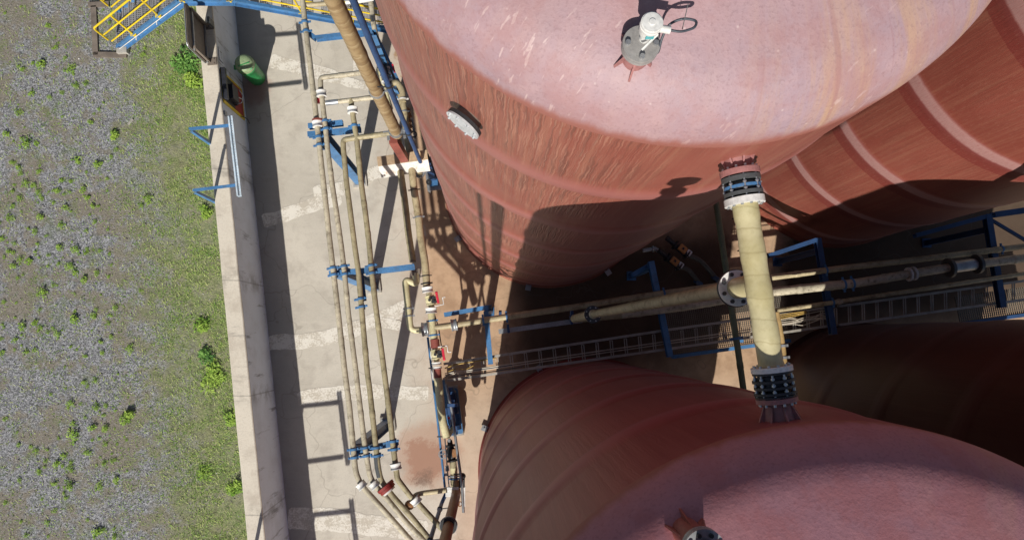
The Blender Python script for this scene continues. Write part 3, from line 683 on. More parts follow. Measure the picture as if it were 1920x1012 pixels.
pB = pipe('pale pipe second from the wall, turning in below the top cross branch', [(700,131),(683,136),(601,146),(601,160),(606.5,209),(610,235),(614,278),(623,346),(631,398),(640,461),(645.6,508),(653,586),(668,701),(671,728),(684,835),(693,890),(702,908),(722.6,930),(759,975),(800,1018)], .048, 'palepipe', rad=.1, guards=[(602.5,176,1,10),(702,908,8,9)])
pC = pipe('olive pipe third from the wall, elbowing in from the foot of the wrapped riser', [(738,249),(643,262),(644,280),(649.5,341),(657,398),(665,461),(672,508),(676,555),(681,612),(689,701),(693,728),(705,838),(709,875),(714,900),(737,930),(774,971),(812,1018)], .050, 'olive', rad=.1)
b = MB(); b.tube(PL([(706,855),(708,875),(712,894)], HP), .053, 14, True); b.build('repair_sleeve', 'greyrub', pC)
b = MB(); q = P(725,914,HP); d = P(733,924,HP)-q; d.normalize(); b.ring(q-d*.03, d, .165, .03, .05, 30); b.cyl(q, q+d*.05, .15, n=30); b.build('flange', 'panelred', pC)
b = MB(); b.ring(q+d*.07, d, .12, .03, .03, 26); b.build('flange', 'white', pC)
pD = pipe('olive pipe nearest the tanks of the four crossing the yard', [(658.6,186),(659,200),(664,229.5),(669,262.6),(677,341),(685,398),(692.6,461),(696.5,505),(704,570),(721,701),(722.6,713.5),(733.7,802),(737,835),(742,874),(745,897),(770,930),(780,938),(800,960),(835,997)], .050, 'olive', rad=.06, guards=[(661,207,1,10),(742,873.5,2,10),(780,938,9,10)], gr=.10)
pE = pipe('short pale cross pipe teeing between two yard pipes and the wrapped riser', [(610,193.5),(640,190),(707,182)], .044, 'palepipe')
b = MB(); b.tube(PL([(611,193.3),(634,190.8)], HP), .050, 12); b.build('repair_sleeve', 'steel', pE)
pF = pipe('short rusty branch pipe beside the oval rust stain at the bottom of the yard', [(774,950),(777,928),(790,924),(838,918)], .045, 'tan', 3.85, rad=.06)
b = MB(); b.ball(P(768,946,3.85), .09, (1,1,1)); b.tube(PL([(764,948),(776,942)],3.85), .07, 12); b.build('valve_body', 'rustpipe', pF)
pipe('short tan pipe stub at the top edge joining the leftmost pipe to the wrapped riser', [(572,10),(592,9),(622,6)], .045, 'tan', 3.9)
pipe('white pipe stub at the top edge between the blue riser and the pink tank', [(648,5),(672,3),(700,-2)], .040, 'white', 4.0)
# ---------------------------------------------------------------- SUPPORTS under them
def support(label, top, base, beams, clamps, stub=None, m='blue', mp='blue', h=3.86, group='blue pipe supports in the yard', bz=.08):
    B = P(base[0], base[1], 0); t = thing('pipe_support', label, 'support', B, group)
    T = V((P(top[0],top[1],h-.14).x, P(top[0],top[1],h-.14).y, h-.14)); T = V((B.x*.5+T.x*.5, B.y*.5+T.y*.5, h-.14))
    b = MB(); b.hbeam(V((T.x,T.y,bz)), T, .20, .20, .014, up=WU); b.build('post', mp, t)
    b = MB(); b.box(V((T.x,T.y,.035)), (.34,.34,.07), (WN,WU,V((0,0,1)))); b.build('concrete_foot', 'concrete', t)
    b = MB(); b.box(V((T.x,T.y,.078)), (.26,.26,.016), (WN,WU,V((0,0,1))));
    for i in (-1,1):
        for j in (-1,1): b.cyl(V((T.x,T.y,.08))+WN*i*.10+WU*j*.10, V((T.x,T.y,.12))+WN*i*.10+WU*j*.10, .012, n=6)
    b.build('base_plate', 'steel', t)
    for (x0,y0,x1,y1) in beams:
        b = MB(); p0, p1 = P(x0,y0,h-.07), P(x1,y1,h-.07); b.channel(p0, p1, .10, .11, .012)
        n = int((p1-p0).length/.16); d = (p1-p0).normalized(); s_ = V((-d.y,d.x,0))
        for k in range(1, n): b.box(p0 + d*(k*.16), (.012,.097,.09), (d,s_,V((0,0,1))))
        b.build('cross_beam', m, t)
    if stub:
        b = MB(); b.hbeam(P(stub[0],stub[1],h-.13), P(stub[2],stub[3],h-.13), .09, .10, .012); b.build('stub_beam', 'blue_dk', t)
    for (x,y,dx,dy,r) in clamps:
        b = MB(); p = P(x,y,HP); ears(b, p, (P(x+dx,y+dy,HP)-p).normalized(), r); b.box(p-V((0,0,.075)), (.11,.09,.05)); b.build('pipe_clamp', m, t)
    return t
support('blue pipe support nearest the green bin, its bright blue post lit by the sun', (612,255), (668,338), [(578.8,237.5,643,231),(577.8,253,676.6,243)],
        [(610,227,1.5,10,.048),(612,242,1.5,10,.048),(597.5,257,2,10,.05),(599,272,2,10,.05),(664,236,1.5,10,.05)], (605,247,607,280))
support('blue pipe support in the middle of the yard with a long arm reaching right', (640,516), (697,531), [(618,513,702,506),(702,509,777,500)],
        [(624,502,2,10,.05),(626,515,2,10,.05),(644.5,499,2,10,.048),(646.5,514,2,10,.048),(695.5,498,2,10,.05),(697.5,512,2,10,.05),(675.5,560,2,10,.05),(677.5,575,2,10,.05)], (676,512,682,564))
support('dark blue pipe support beside the rust stain at the lower end of the yard', (672,838), (725,797), [(657,846,746.5,829)],
        [(662.5,842,1,10,.05),(665,857,1.5,10,.05),(684,839,1.5,10,.048),(686.5,854,2,10,.048),(705,839,1,10,.05),(707,854,1.2,10,.05),(736,827,1,10,.05),(738.5,842,1.2,10,.05)], None, mp='blue_dk')
# arm at the top
t = thing('pipe_support', 'bent blue bracket arm carrying the leftmost pipe below the yellow railed stair', 'support', P(697,61,0))
b = MB(); b.hbeam(V((*P(699,62,3.85).xy,0)), P(699,62,3.85), .12, .12, .012, up=WU); b.build('post', 'blue', t)
b = MB(); b.channel(P(593,73,3.82), P(699,61,3.82), .08, .13, .012); b.build('cross_beam', 'blue', t)
b = MB(); b.channel(P(592.5,73.5,3.82), P(575,60,3.82), .08, .12, .012); b.build('knee_bar', 'blue', t)
b = MB(); b.hbeam(P(571,38,3.80), P(576,64,3.80), .09, .10, .012); b.build('stub_beam', 'blue_dk', t)
for (x,y) in ((571.5,42),(574,59)):
    b = MB(); p = P(x,y,HP); ears(b, p, (P(x+1,y+9,HP)-p).normalized(), .05); b.build('pipe_clamp', 'blue', t)
HE = 2.3; HV = 2.75; HCUR = HE
# ---------------------------------------------------------------- TANK-SIDE PIPE RUN with valves
def strap(t, x, y, dx, dy, r, h=None, m='steel', w=.03):
    h = HE if h is None else h; b = MB(); p = P(x,y,h); d = (P(x+dx,y+dy,h)-p).normalized(); b.ring(p, d, r+.014, r*.97, w, 18); s_ = d.cross(V((0,0,1))).normalized()
    for k in (-1,1): b.box(p+s_*k*(r+.03), (w,.05,.02), (d,s_,V((0,0,1))))
    b.build('pipe_strap', m, t)
r1 = pipe('olive dead-end pipe running beside the tank from under the white beam', [(747,262),(750,315),(759,377),(766,440),(773.5,487)], .070, 'olive')
b = MB(); b.cyl(P(772.7,478,HE), P(774,492,HE), .066, n=16); b.build('end_cap', 'brown', r1)
r2 = pipe('cream pipe hugging the red tank down to the first red-handled valve', [(752,178),(757,205),(765,262),(772,315),(776,354),(785,409),(788,440),(797,492),(800.5,540)], .076, 'tan')
strap(r2, 758,210,1,8,.068); strap(r2, 776.5,356,1,9,.068, m='dark', w=.02); strap(r2, 785,407,1,9,.068, m='steel'); strap(r2, 798.5,517,1,9,.068, m='dark', w=.02); strap(r2, 800,531,1,9,.068, m='dark')
guard(r2, P(801.5,543,HE), P(803,553,HE)-P(801.5,543,HE), .115)
r3 = pipe('cream crooked bypass pipe dropping into the white coupling by the rust line', [(779,512),(782,534),(759,522),(763,557),(767,596),(770,619),(795,618)], .067, 'cream', rad=.16)
b = MB(); b.box(P(777,511,HE), (.13,.13,.12)); b.box(P(784,509,HE-.01), (.09,.11,.10)); b.build('pipe_shoe', 'brown', r3)
strap(r3, 766.2,578,.5,9,.060); strap(r3, 767.2,592,.5,9,.060)
guard(r3, P(797,617,HE), P(806,616,HE)-P(797,617,HE), .145, .13, 'steel', 'coupling')
r4 = pipe('cream pipe stub between the first red-handled valve and the brown spool', [(808.5,588),(811,609.5),(814.5,638)], .074, 'cream')
guard(r4, P(808.3,582,HE), P(809,592,HE)-P(808.3,582,HE), .12)
strap(r4, 810.5,601,1,9,.066, m='blue'); strap(r4, 813.2,628,1,9,.066, m='blue')
def valve(label, x, y, dx, dy, flip=1):
    p = P(x,y,HE); d = (P(x+dx,y+dy,HE)-p).normalized(); s_ = V((d.y,-d.x,0))*(-1)
    if s_.x < 0: s_ = -s_
    t = thing('ball_valve', label, 'valve', p, 'red handled ball valves')
    b = MB(); b.tube([p-d*.15, p-d*.10, p-d*.07, p, p+d*.07, p+d*.10, p+d*.15], [.055,.062,.082,.10,.082,.062,.055], 18)
    for k in (-1,1): b.ring(p+d*k*.085, d, .098, .05, .024, 20)
    b.bolts(p, d, .085, 6, .009, .2); b.build('valve_body', 'cream', t)
    b = MB(); b.box(p+s_*.075+V((0,0,.04)), (.13,.10,.10), (d,s_,V((0,0,1)))); b.cyl(p+V((0,0,.05)), p+V((0,0,.15)), .03, n=10); b.box(p+s_*.10+d*.05+V((0,0,.05)), (.05,.06,.12), (d,s_,V((0,0,1)))); b.build('stem_housing', 'dark', t)
    b = MB(); h0 = p+s_*.165+V((0,0,.12)); b.bar(h0-d*.13*flip, h0+d*.10*flip, .045, .055); b.ball(h0-d*.12*flip, .03); b.build('handle', 'red', t)
    b = MB(); q0 = p+s_*.06+d*.14*flip+V((0,0,.06)); b.tube([q0, q0+s_*.20, q0+s_*.20-d*.14*flip, q0+s_*.26-d*.14*flip], .013, 8); b.build('locking_bracket', 'white', t)
    return t
valve('upper of two red-levered ball valves, just above the blue cross beam', 806.5, 563, 2, 10)
valve('lower of two red-levered ball valves, beside the start of the cable ladder', 817, 664, 1.5, 10, -1)
sp = pipe('short red-brown pipe spool wrapped around the lower red-handled valve', [(815,636),(816.3,652)], .093, 'oxide', name='pipe_spool')
b = MB(); b.tube(PL([(819.5,688),(821,708)],HE), .080, 16); b.build('lower_sleeve', 'oxide', sp)
guard(sp, P(818.5,681,HE), P(819.2,690,HE)-P(818.5,681,HE), .105, .05); guard(sp, P(819.2,689,HE), P(820,698,HE)-P(819.2,689,HE), .105, .04)
b = MB(); b.box(P(811,702,HE-.02), (.03,.24,.05), (WN,WU,V((0,0,1)))); b.box(P(808,663,HE-.02), (.03,.30,.05), (WN,WU,V((0,0,1)))); b.build('guard_strip', 'white', sp)
r5 = pipe('smooth cream pipe bowing down to the pump at the lower end', [(821,708),(825,745),(829,785),(836,812),(838,819)], .082, 'cream', rad=.2)
# pump group below
pu = thing('pump_set', 'blue pump and motor set standing in its own shadow beside the mauve tank', 'pump', P(850,770,0))
b = MB(); q = P(848,770,.10); b.box(q, (.40,1.15,.16), (WN,WU,V((0,0,1)))); b.build('plinth', 'concrete', pu)
b = MB(); b.box(q+V((0,0,.12)), (.36,1.05,.05), (WN,WU,V((0,0,1)))); b.hbeam(q+WN*.17-WU*.5+V((0,0,.12)), q+WN*.17+WU*.5+V((0,0,.12)), .06, .12); b.build('base_frame', 'blue', pu)
b = MB(); m0 = q+V((0,0,.36))+WU*.02; b.cyl(m0-WU*.05, m0+WU*.46, .16, n=22); b.cyl(m0+WU*.46, m0+WU*.55, .15, .12, n=22)
for k in range(12):
    a = math.pi*2*k/12; o = WN*math.cos(a)+V((0,0,1))*math.sin(a); b.bar(m0-WU*.03+o*.165, m0+WU*.42+o*.165, .008, .03, up=o)
b.box(m0+WN*.05+V((0,0,.2))+WU*.2, (.14,.16,.10), (WN,WU,V((0,0,1)))); b.build('motor', 'blue_dk', pu)
b = MB(); c0 = m0-WU*.30; b.cyl(c0+WU*.25, c0-WU*.02, .06, n=14); b.ring(c0-WU*.06, WU, .19, .03, .10, 28); b.cyl(c0-WU*.1, c0-WU*.22, .09, n=18); b.cyl(c0-WU*.06, c0-WU*.06+V((0,0,.3)), .06, n=14); b.ring(c0-WU*.06+V((0,0,.3)), (0,0,1), .11, .04, .03); b.build('pump_casing', 'blue_dk', pu)
b = MB(); b.cyl(V((c0.x,c0.y,.65))-WU*.06, V((*P(838,819,HE).xy, 2.05)), .06, n=14); b.build('riser_pipe', 'greenpipe', pu)
post = thing('pipe_post', 'blue channel post rising beside the cream pipe above the pump', 'support', P(845,745,0))
b = MB(); b.hbeam(P(841,735,0.02)+V((0,0,0)), V((*P(841,735,0).xy,1.93)), .12, .12, .012, up=WU); b.build('post', 'blue', post)
b = MB(); b.bar(P(829,712,2.07), P(838,764,2.07), .10, .10); b.build('head_beam', 'blue', post)
b = MB(); b.bar(P(846,757,.75), P(852,792,.75), .06, .10); b.box(P(849,759,3.0), (.2,.06,.12)); b.build('side_bar', 'blue_dk', post)
for y in (762, 783):
    b = MB(); b.box(P(839+(y-762)*.12,y,2.07), (.05,.04,.05)); b.build('clip', 'red', post)
# check valve + elbow + rust pipe near the bottom
cv = thing('check_valve', 'dark bronze check valve assembly below the cream pipe end', 'valve', P(846,850,1.85))
q = P(846,848,2.05); d = (P(850,880,2.05)-q).normalized(); s_ = V((-d.y,d.x,0))
b = MB(); b.tube([q-d*.25, q-d*.12, q-d*.05, q+d*.08, q+d*.2], [.05,.06,.10,.09,.055], 16); b.ring(q-d*.14, d, .11,.03,.03); b.ring(q+d*.16, d, .11,.03,.03); b.build('valve_body', 'dark', cv)
b = MB(); b.box(q+s_*.07+V((0,0,.08)), (.16,.09,.09), (d,s_,V((0,0,1)))); b.build('bonnet', 'rustpipe', cv)
b = MB(); w0 = q - s_*.16 + V((0,0,.05)); b.ring(w0, (0,0,1), .10, .08, .02, 20); b.bar(w0-d*.09, w0+d*.09, .015,.015); b.bar(w0-s_*.09, w0+s_*.09, .015,.015); b.cyl(w0, w0-V((0,0,.12)), .015, n=8); b.build('handwheel', 'steel', cv)
b = MB(); b.box(q-s_*.12+d*.3, (.10,.07,.10), (d,s_,V((0,0,1)))); b.box(q-s_*.16+d*.42, (.05,.05,.06), (d,s_,V((0,0,1)))); b.cyl(q-d*.26+V((0,0,.02)), q-d*.26+V((0,0,.12)), .035, n=12); b.build('fitting', 'steel', cv)
r6 = pipe('short olive pipe with a yellow band under the check valve', [(849,862),(851,882),(851.5,908)], .070, 'olive', 2.05)
b = MB(); b.tube(PL([(850.6,876),(851,886)],2.05), .074, 16); b.build('yellow_band', 'cream', r6); strap(r6, 851,892,.2,8,.070,2.05,'steel'); strap(r6, 851.2,897,.2,8,.070,2.05,'blue')
q = P(855,926,1.9); r7 = thing('process_pipe', 'rust brown flanged riser pipe at the bottom edge just left of the mauve tank', 'pipe', (q.x,q.y,1.9))
b = MB(); b.tube([V((q.x,q.y,z)) for z in (1.75,3,6,9,12.2)], .095, 20); b.build('pipe_body', 'rustpipe', r7)
b = MB(); b.tube(bend([V((q.x,q.y,1.9)), V((q.x,q.y,1.72)), P(852,900,1.72)], .1), .09, 16); b.build('elbow', 'olive', r7)
b = MB(); b.ring(V((q.x,q.y,4.25)), (0,0,1), .155, .09, .04, 28); f_ = b.build('flange', 'steel', r7); each_bolt(V((q.x,q.y,4.25)), (0,0,1), .13, 8, .014, .09, 'silver', f_)
b = MB(); b.ring(V((q.x,q.y,4.30)), (0,0,1), .145, .09, .03, 28); b.build('flange', 'dark', r7)
# conduits
def conduit(label, pts, r, mat, h, name='conduit', clips=()):
    t = thing(name, label, 'conduit', P(*pts[0],h)); b = MB(); b.tube(bend(PL(pts,h), .1), r, 8); b.build('tube', mat, t)
    for (x,y) in clips:
        b = MB(); b.box(P(x,y,h), (.12,.02,.05)); b.build('clip', 'dark', t)
    return t
conduit('thin blue conduit running down the edge of the rust zone', [(802,632),(806,665),(822,800),(834,912)], .024, 'blue', 2.05, clips=[(809,690),(825,818)])
conduit('thin dark wire conduit between the blue one and the cream pipe', [(834,820),(838,870),(842,912)], .012, 'cable', 2.15)
conduit('pale lilac conduit passing over the pump to the bottom edge', [(836,720),(846,762),(851,800),(858,850),(866,905),(869,960)], .028, 'steel', 2.42, clips=[(856,888)])
q = P(829,940,1.9); dc = thing('conduit', 'dark blue riser tube climbing beside the rust brown riser at the bottom edge', 'conduit', (q.x,q.y,1.9))
b = MB(); b.tube(bend([P(846,914,1.9), P(838,921,1.9), V((q.x,q.y,2.0)), V((q.x,q.y,6)), V((q.x,q.y,12.2))], .1), .040, 12); b.build('tube', 'blue_dk', dc)
for z in (2.5, 4.6):
    b = MB(); b.ring(V((q.x,q.y,z)), (0,0,1), .056, .04, .05, 16); b.bar(V((q.x,q.y,z)), V((q.x+.22,q.y+.03,z)), .016,.02); b.build('clip', 'dark', dc)
conduit('thin dark conduit beside the upper valve heading to the cable ladder', [(812,582),(822,612),(830,664)], .012, 'dark', 2.05)
gz = thing('pipe_clamp_set', 'white bracket with small brass gauge beside the bottom of the rust pipe', 'bracket', P(846,925,1.93))
b = MB(); b.box(P(846,915,2.12), (.30,.05,.05)); b.box(P(841,924,2.05), (.12,.14,.03)); b.box(P(870,930,1.93), (.05,.4,.05)); b.build('bracket_plate', 'white', gz)
b = MB(); b.ring(P(862,944,1.98), (.3,.2,1), .055, .0, .04, 18); b.build('gauge_body', 'rustpipe', gz); b = MB(); b.cyl(P(862,944,1.975)+V((0,0,0)), P(862,944,2.0), .035, n=16); b.build('gauge_face', 'white', gz)
b = MB(); b.box(P(866,905,1.93), (.12,.16,.12)); b.ball(P(867,892,1.93), .07); b.build('junction_box', 'dark', gz)
# white beam and its red stub, tank-side plinth
wb = thing('bracket_beam', 'rust-streaked white steel beam poking out from the tank beneath the risers', 'beam', P(800,300,0))
hb = 2.5; p0, p1 = P(708,303,hb), P(801,290,hb)
b = MB(); t_, x_, y_, L_ = b.frame(p0, p1); c_ = (p0+p1)/2
n_ = V((-t_.y,t_.x,0)); dn2 = (-n_*.55 - V((0,0,.835))).normalized(); b.box(c_ - n_*.10 + dn2*.16 - V((0,0,.004)), (L_,.014,.32), (t_,t_.cross(dn2),dn2)); b.build('web', 'rustwhite', wb)
b = MB(); b.box(c_, (L_+.006,.20,.014), (t_,V((-t_.y,t_.x,0)),V((0,0,1)))); b.build('top_flange', 'rusttop', wb)
b = MB(); e_ = P(796,290,hb); b.hbeam(V((e_.x,e_.y,.0)), V((e_.x,e_.y,hb-.2)), .14, .14, .012, up=WU); b.build('post', 'blue_dk', wb)
b = MB(); q = P(760,297,hb); q2 = P(748,258,3.75); b.bar(V((q.x-.02,q.y+.0,hb)), V((q.x-.08,q.y+.05,3.72)), .16, .17, up=WU); b.build('saddle_block', 'oxide', wb)
b = MB(); b.box(P(783,284,hb+.06), (.10,.08,.08), (t_,V((-t_.y,t_.x,0)),V((0,0,1)))); b.build('small_block', 'rusttop', wb)
pl = thing('pump_plinth', 'grey steel skid with a blue box tucked against the foot of the tank', 'skid', P(808,335,0))
q = P(806,338,.3); b = MB(); b.box(V((q.x+.12,q.y,.34)), (.40,.50,.05), (WN,WU,V((0,0,1)))); b.build('top_plate', 'steel', pl)
b = MB()
for i in (-1,1):
    for j in (-1,1): b.box(V((q.x+.12,q.y,.16))+WN*.17*i+WU*.22*j, (.05,.05,.32), (WN,WU,V((0,0,1))))
b.build('leg', 'steel', pl)
b = MB(); b.box(V((q.x+.10,q.y-.08,.40)), (.20,.16,.09), (WN,WU,V((0,0,1)))); b.build('motor_box', 'blue', pl)
vv = thing('riser_valve', 'steel flanged valve under the right end of the white beam', 'valve', P(787,328,1.6))
q = P(786,322,1.6); b = MB(); b.cyl(q+V((0,0,.35)), q-V((0,0,.3)), .07, n=16); b.build('valve_body', 'olive', vv); b = MB(); b.ring(q-V((0,0,.1)), (0,0,1), .12, .05, .04, 24); b.bolts(q-V((0,0,.1)), (0,0,1), .10, 6, .012, .07); b.build('flange', 'steel', vv)
# ---------------------------------------------------------------- RISERS at the left side of the pink tank
q = P(745,250,3.9); rr = V((q.x-.02,q.y+.02,0))
ri = thing('wrapped_riser', 'thick brown wrapped riser pipe climbing past the left side of the pink tank', 'pipe', V((rr.x,rr.y,3.8)))
b = MB(); zz = [3.8+.11*i for i in range(81)]; b.tube([V((rr.x,rr.y,z)) for z in zz], [.104+.006*noise.noise(V((0,0,z*3)))+(.004 if i%3==0 else 0) for i, z in enumerate(zz)], 22); b.build('pipe_body', 'wrap', ri)
b = MB(); b.ring(V((rr.x,rr.y,3.98)), (0,0,1), .135, .10, .05, 24); s_ = WN
for k in (-1,1): b.box(V((rr.x,rr.y,3.98))+WN*k*.17, (.12,.03,.06), (WN,WU,V((0,0,1)))); b.box(V((rr.x,rr.y,3.95))+WN*k*.15-WU*.07, (.05,.16,.04), (WN,WU,V((0,0,1))))
b.build('u_clamp', 'steel', ri)
b = MB(); b.ring(V((rr.x,rr.y,6.05)), (0,0,1), .125, .105, .04, 24); b.box(V((rr.x+.17,rr.y,6.05)), (.16,.03,.04)); b.build('pipe_strap', 'steel', ri)
q = P(788,303,2.62); bl = V((q.x,q.y,0))
cr = thing('blue_riser', 'slender dark blue riser tube parallel to the wrapped brown riser', 'conduit', V((bl.x,bl.y,2.55)))
b = MB(); b.tube([V((bl.x,bl.y,z)) for z in (2.6,6,9,12.3)], .042, 14); b.build('tube', 'blue_dk', cr)
for z in (4.6, 6.9):
    b = MB(); b.ring(V((bl.x,bl.y,z)), (0,0,1), .056, .04, .05, 16); b.box(V((bl.x-.09,bl.y-.03,z)), (.13,.016,.02)); b.build('pipe_strap', 'dark', cr)
b = MB(); b.ring(V((bl.x,bl.y,.75)), (0,0,1), .065, .02, .06, 16); b.ring(V((bl.x+.09,bl.y+.16,1.93)), WU, .09, .075, .02, 20); b.build('foot_fitting', 'dark', cr)
r8 = pipe('tan pipe descending behind the blue riser into the flanged valve cluster', [(693,-20),(700,45),(711,92),(717,112)], .055, 'palepipe', 2.42)
b = MB(); b.tube(PL([(712.5,97),(718,114)],2.42), .058, 14); b.build('amber_spool', 'ochre', r8)
va = thing('flanged_valve', 'flanged valve cluster with red tag wedged between blue riser and pink tank', 'valve', P(720,128,2.25))
q0, q1 = P(716.5,116,2.38), P(727,156,2.33); d = (q1-q0).normalized(); s_ = V((-d.y,d.x,0))
b = MB(); b.tube([q0, q0.lerp(q1,.2), q0.lerp(q1,.5), q0.lerp(q1,.8), q1], [.06,.075,.10,.075,.06], 18); b.build('valve_body', 'steel', va)
for k in (.08,.34,.62,.92):
    b = MB(); b.ring(q0.lerp(q1,k), d, .125, .04, .03, 24); f_ = b.build('flange', 'white', va)
each_bolt(q0.lerp(q1,.21), d, .10, 8, .012, .2, 'steel', f_); each_bolt(q0.lerp(q1,.77), d, .10, 8, .012, .2, 'steel', f_)
b = MB(); b.box(q0.lerp(q1,.5)+V((0,0,.12)), (.18,.15,.10), (d,s_,V((0,0,1)))); b.cyl(q0.lerp(q1,.15), q0.lerp(q1,.15)+V((0,0,.14)), .05, n=14); b.build('actuator', 'dark', va)
b = MB(); b.box(q0.lerp(q1,.42)+s_*.20, (.17,.035,.06), (d,s_,V((0,0,1)))); b.build('handle', 'red', va)
r9 = pipe('cream double elbow between the valve cluster and the tank-side pipe', [(726,152),(730,160),(744,153),(754,168),(756,192)], .066, 'tan', 2.33, rad=.12)
strap(r9, 755.5,186,.3,8,.066,2.33,'white')
r10 = pipe('short tan pipe piece running beside the wrapped riser below the valve cluster', [(709,130),(722,166),(734,205)], .040, 'cream', 1.8)
fb = thing('pipe_fittings', 'bronze drain fittings and small ring hanging near the foot of the blue riser', 'fitting', P(767,215,1.93))
b = MB()
for i, (x, y, r) in enumerate(((764,207,.06),(767,216,.05),(766,226,.06),(769,236,.045),(768,246,.05))): b.ball(P(x,y,1.93), r, (1,1.2,1), 10, 7); b.ring(P(x,y+3,1.93), WU, r*1.25, .01, .025, 12)
b.build('drain_body', 'rustpipe', fb); b = MB(); b.ring(P(775,252,1.93), (.2,.3,1), .085, .06, .022, 20); b.build('ring', 'dark', fb)
b = MB(); b.cyl(P(772,222,1.85), P(779,262,1.85), .022, n=8); b.build('stem', 'steel', fb)
# blue flat post hard against the tank behind the cluster
bp = thing('steel_strut', 'narrow blue upright squeezed between the valve cluster and the pink tank', 'support', P(730,120,0))
q = P(731,118,2.25); b = MB(); b.bar(P(706,66,2.27), P(750,158,2.27), .05, .12); b.build('web', 'blue', bp); b = MB(); b.bar(V((q.x,q.y,0)), V((q.x,q.y,2.2)), .07, .07); b.build('post', 'blue_dk', bp)
# ---------------------------------------------------------------- PIPE RACK between the tanks
def seg(label, pts, r, mat, h=None, name='rack_pipe', **k): return pipe(label, pts, r, mat, h, .2, name)
u1 = seg('yellow rack pipe starting at the white coupling and passing behind the drop pipe', [(812,614),(846,609.5),(870,606),(935,596),(1068,577),(1207,555),(1330,538),(1447,520),(1583,502),(1716,487),(1960,457)], .064, 'tan')
guard(u1, P(851.5,609,HE), P(860,607.7,HE)-P(851.5,609,HE), .125, .12, 'steel', 'coupling')
u2 = seg('wide pale rack pipe with blue bands between the tanks', [(1165,589),(1278,575),(1357,562),(1450,547),(1610,530),(1704,514),(1776,502),(1960,479)], .090, 'palepipe', HV)
for x, y in ((1582,533.5),(1598,531.5)):
    b = MB(); p = P(x,y,HV); ears(b, p, (P(x+9,y-1.2,HV)-p).normalized(), .091); b.build('pipe_clamp', 'blue', u2)
for x, y in ((1704,514),(1713,512.5)):
    b = MB(); p = P(x,y,HV); b.ring(p, P(x+9,y-1.4,HV)-p, .14, .08, .04, 24); b.build('flange', 'white', u2)
b = MB(); b.tube(PL([(1786,501),(1828,495)],HV), .122, 20); f_ = b.build('sleeve', 'steel', u2)
for x, y in ((1780,502),(1832,494.5)):
    b = MB(); p = P(x,y,HV); b.ring(p, P(x+9,y-1.4,HV)-p, .20, .08, .06, 28); b.build('flange', 'greyrub', u2)
u3 = seg('thin ochre rack pipe running above the cable ladder to the right edge', [(1425,587),(1455,582),(1562,567),(1716,544),(1960,507)], .046, 'tan')
b = MB(); b.tube(PL([(1490,577),(1516,573.5)],HE), .045, 12); b.build('yellow_sleeve', 'ochre', u3); b = MB(); b.ball(P(1574,565,HE), .06, (1.6,1,1)); b.build('joint', 'palepipe', u3)
gp = pipe('green-grey pipe crossing over the rack beside the cream cross pipe', [(1341,370),(1345,395),(1362,510),(1380,630),(1397,752)], .054, 'greenpipe', 4.5, name='crossing_pipe')
yp = pipe('amber pipe tucked behind the lower half of the cream cross pipe', [(1456,585),(1461,610),(1467,645),(1472,692)], .055, 'ochre', 3.0)
for q_ in ((1467.5,648),(1470.5,670)): strap(yp, q_[0], q_[1], 1, 9, .055, 3.0, 'steel', .05)
# rack beams
EX = (P(1406,593,1.93)-P(1080,638,1.93)).normalized(); EY = V((-EX.y, EX.x, 0))
def rackframe(label, a, bq, m='blue_dk', w=.12, postat=None, arm=None, h=2.16, clamps=(), knee=None):
    t = thing('rack_trestle', label, 'support', V((*P(*bq,h).xy,0)), 'blue frames carrying the pipe rack')
    b = MB(); b.hbeam(P(*a,h), P(*bq,h), w, .14, .012); b.box(P(*bq,h), (.012,w+.01,.15), ((P(*bq,h)-P(*a,h)).normalized(), EX, V((0,0,1)))); b.build('cross_beam', m, t)
    pp = P(*(postat or a), h); b = MB(); b.hbeam(V((pp.x,pp.y,.02)), V((pp.x,pp.y,h-.08)), .13, .13, .012, up=WU); b.build('post', m, t)
    b = MB(); b.box(V((pp.x,pp.y,.02)), (.22,.22,.03)); b.build('base_plate', m, t)
    if arm:
        b = MB(); b.channel(P(*arm[0],arm[2] if len(arm)>2 else h), P(*arm[1],arm[2] if len(arm)>2 else h), .09, .13, .012); b.build('arm', m, t)
    if knee:
        b = MB(); b.bar(P(*knee[0],h-.1), P(*knee[1],h-.1), .06, .06); b.build('brace', m, t)
    for (x,y,r) in clamps:
        b = MB(); p = P(x,y,HE); ears(b, p, EX, r); b.build('pipe_clamp', 'blue', t)
    return t
rackframe('blue rack frame at the left end of the cable ladder, with sunlit beam tip', (911,583), (920,682), 'blue', .10, (917,577), ((833,590),(915,576)), clamps=[(906,600,.056),(950,594,.056)])
rackframe('blue rack frame in shadow where the walkway grating begins', (1220,490), (1256,668), 'blue', .12, (1222,500), ((1185,516),(1217,497),1.85), clamps=[(1245,549.5,.056)])
rackframe('blue rack frame just right of the cream cross pipe, topped by a short arm', (1532,447), (1562,626), 'blue_dk', .12, (1536,470), ((1440,480),(1530,450)), clamps=[(1549,506.5,.056),(1562,567,.04)])
rackframe('far blue rack frame at the right edge with a long dark arm', (1850,402), (1878,576), 'blue_dk', .13, (1855,430), ((1715,442),(1848,406)), clamps=[(1878,466.5,.056)], knee=((1858,412),(1925,452)))
t = thing('steel_beam', 'dark blue beam end reaching in from the right edge above the rack', 'beam', P(1860,400,2.25)); b = MB(); b.hbeam(P(1862,403,2.16), P(1960,389,2.16), .12, .14); b.build('web', 'blue_dk', t)
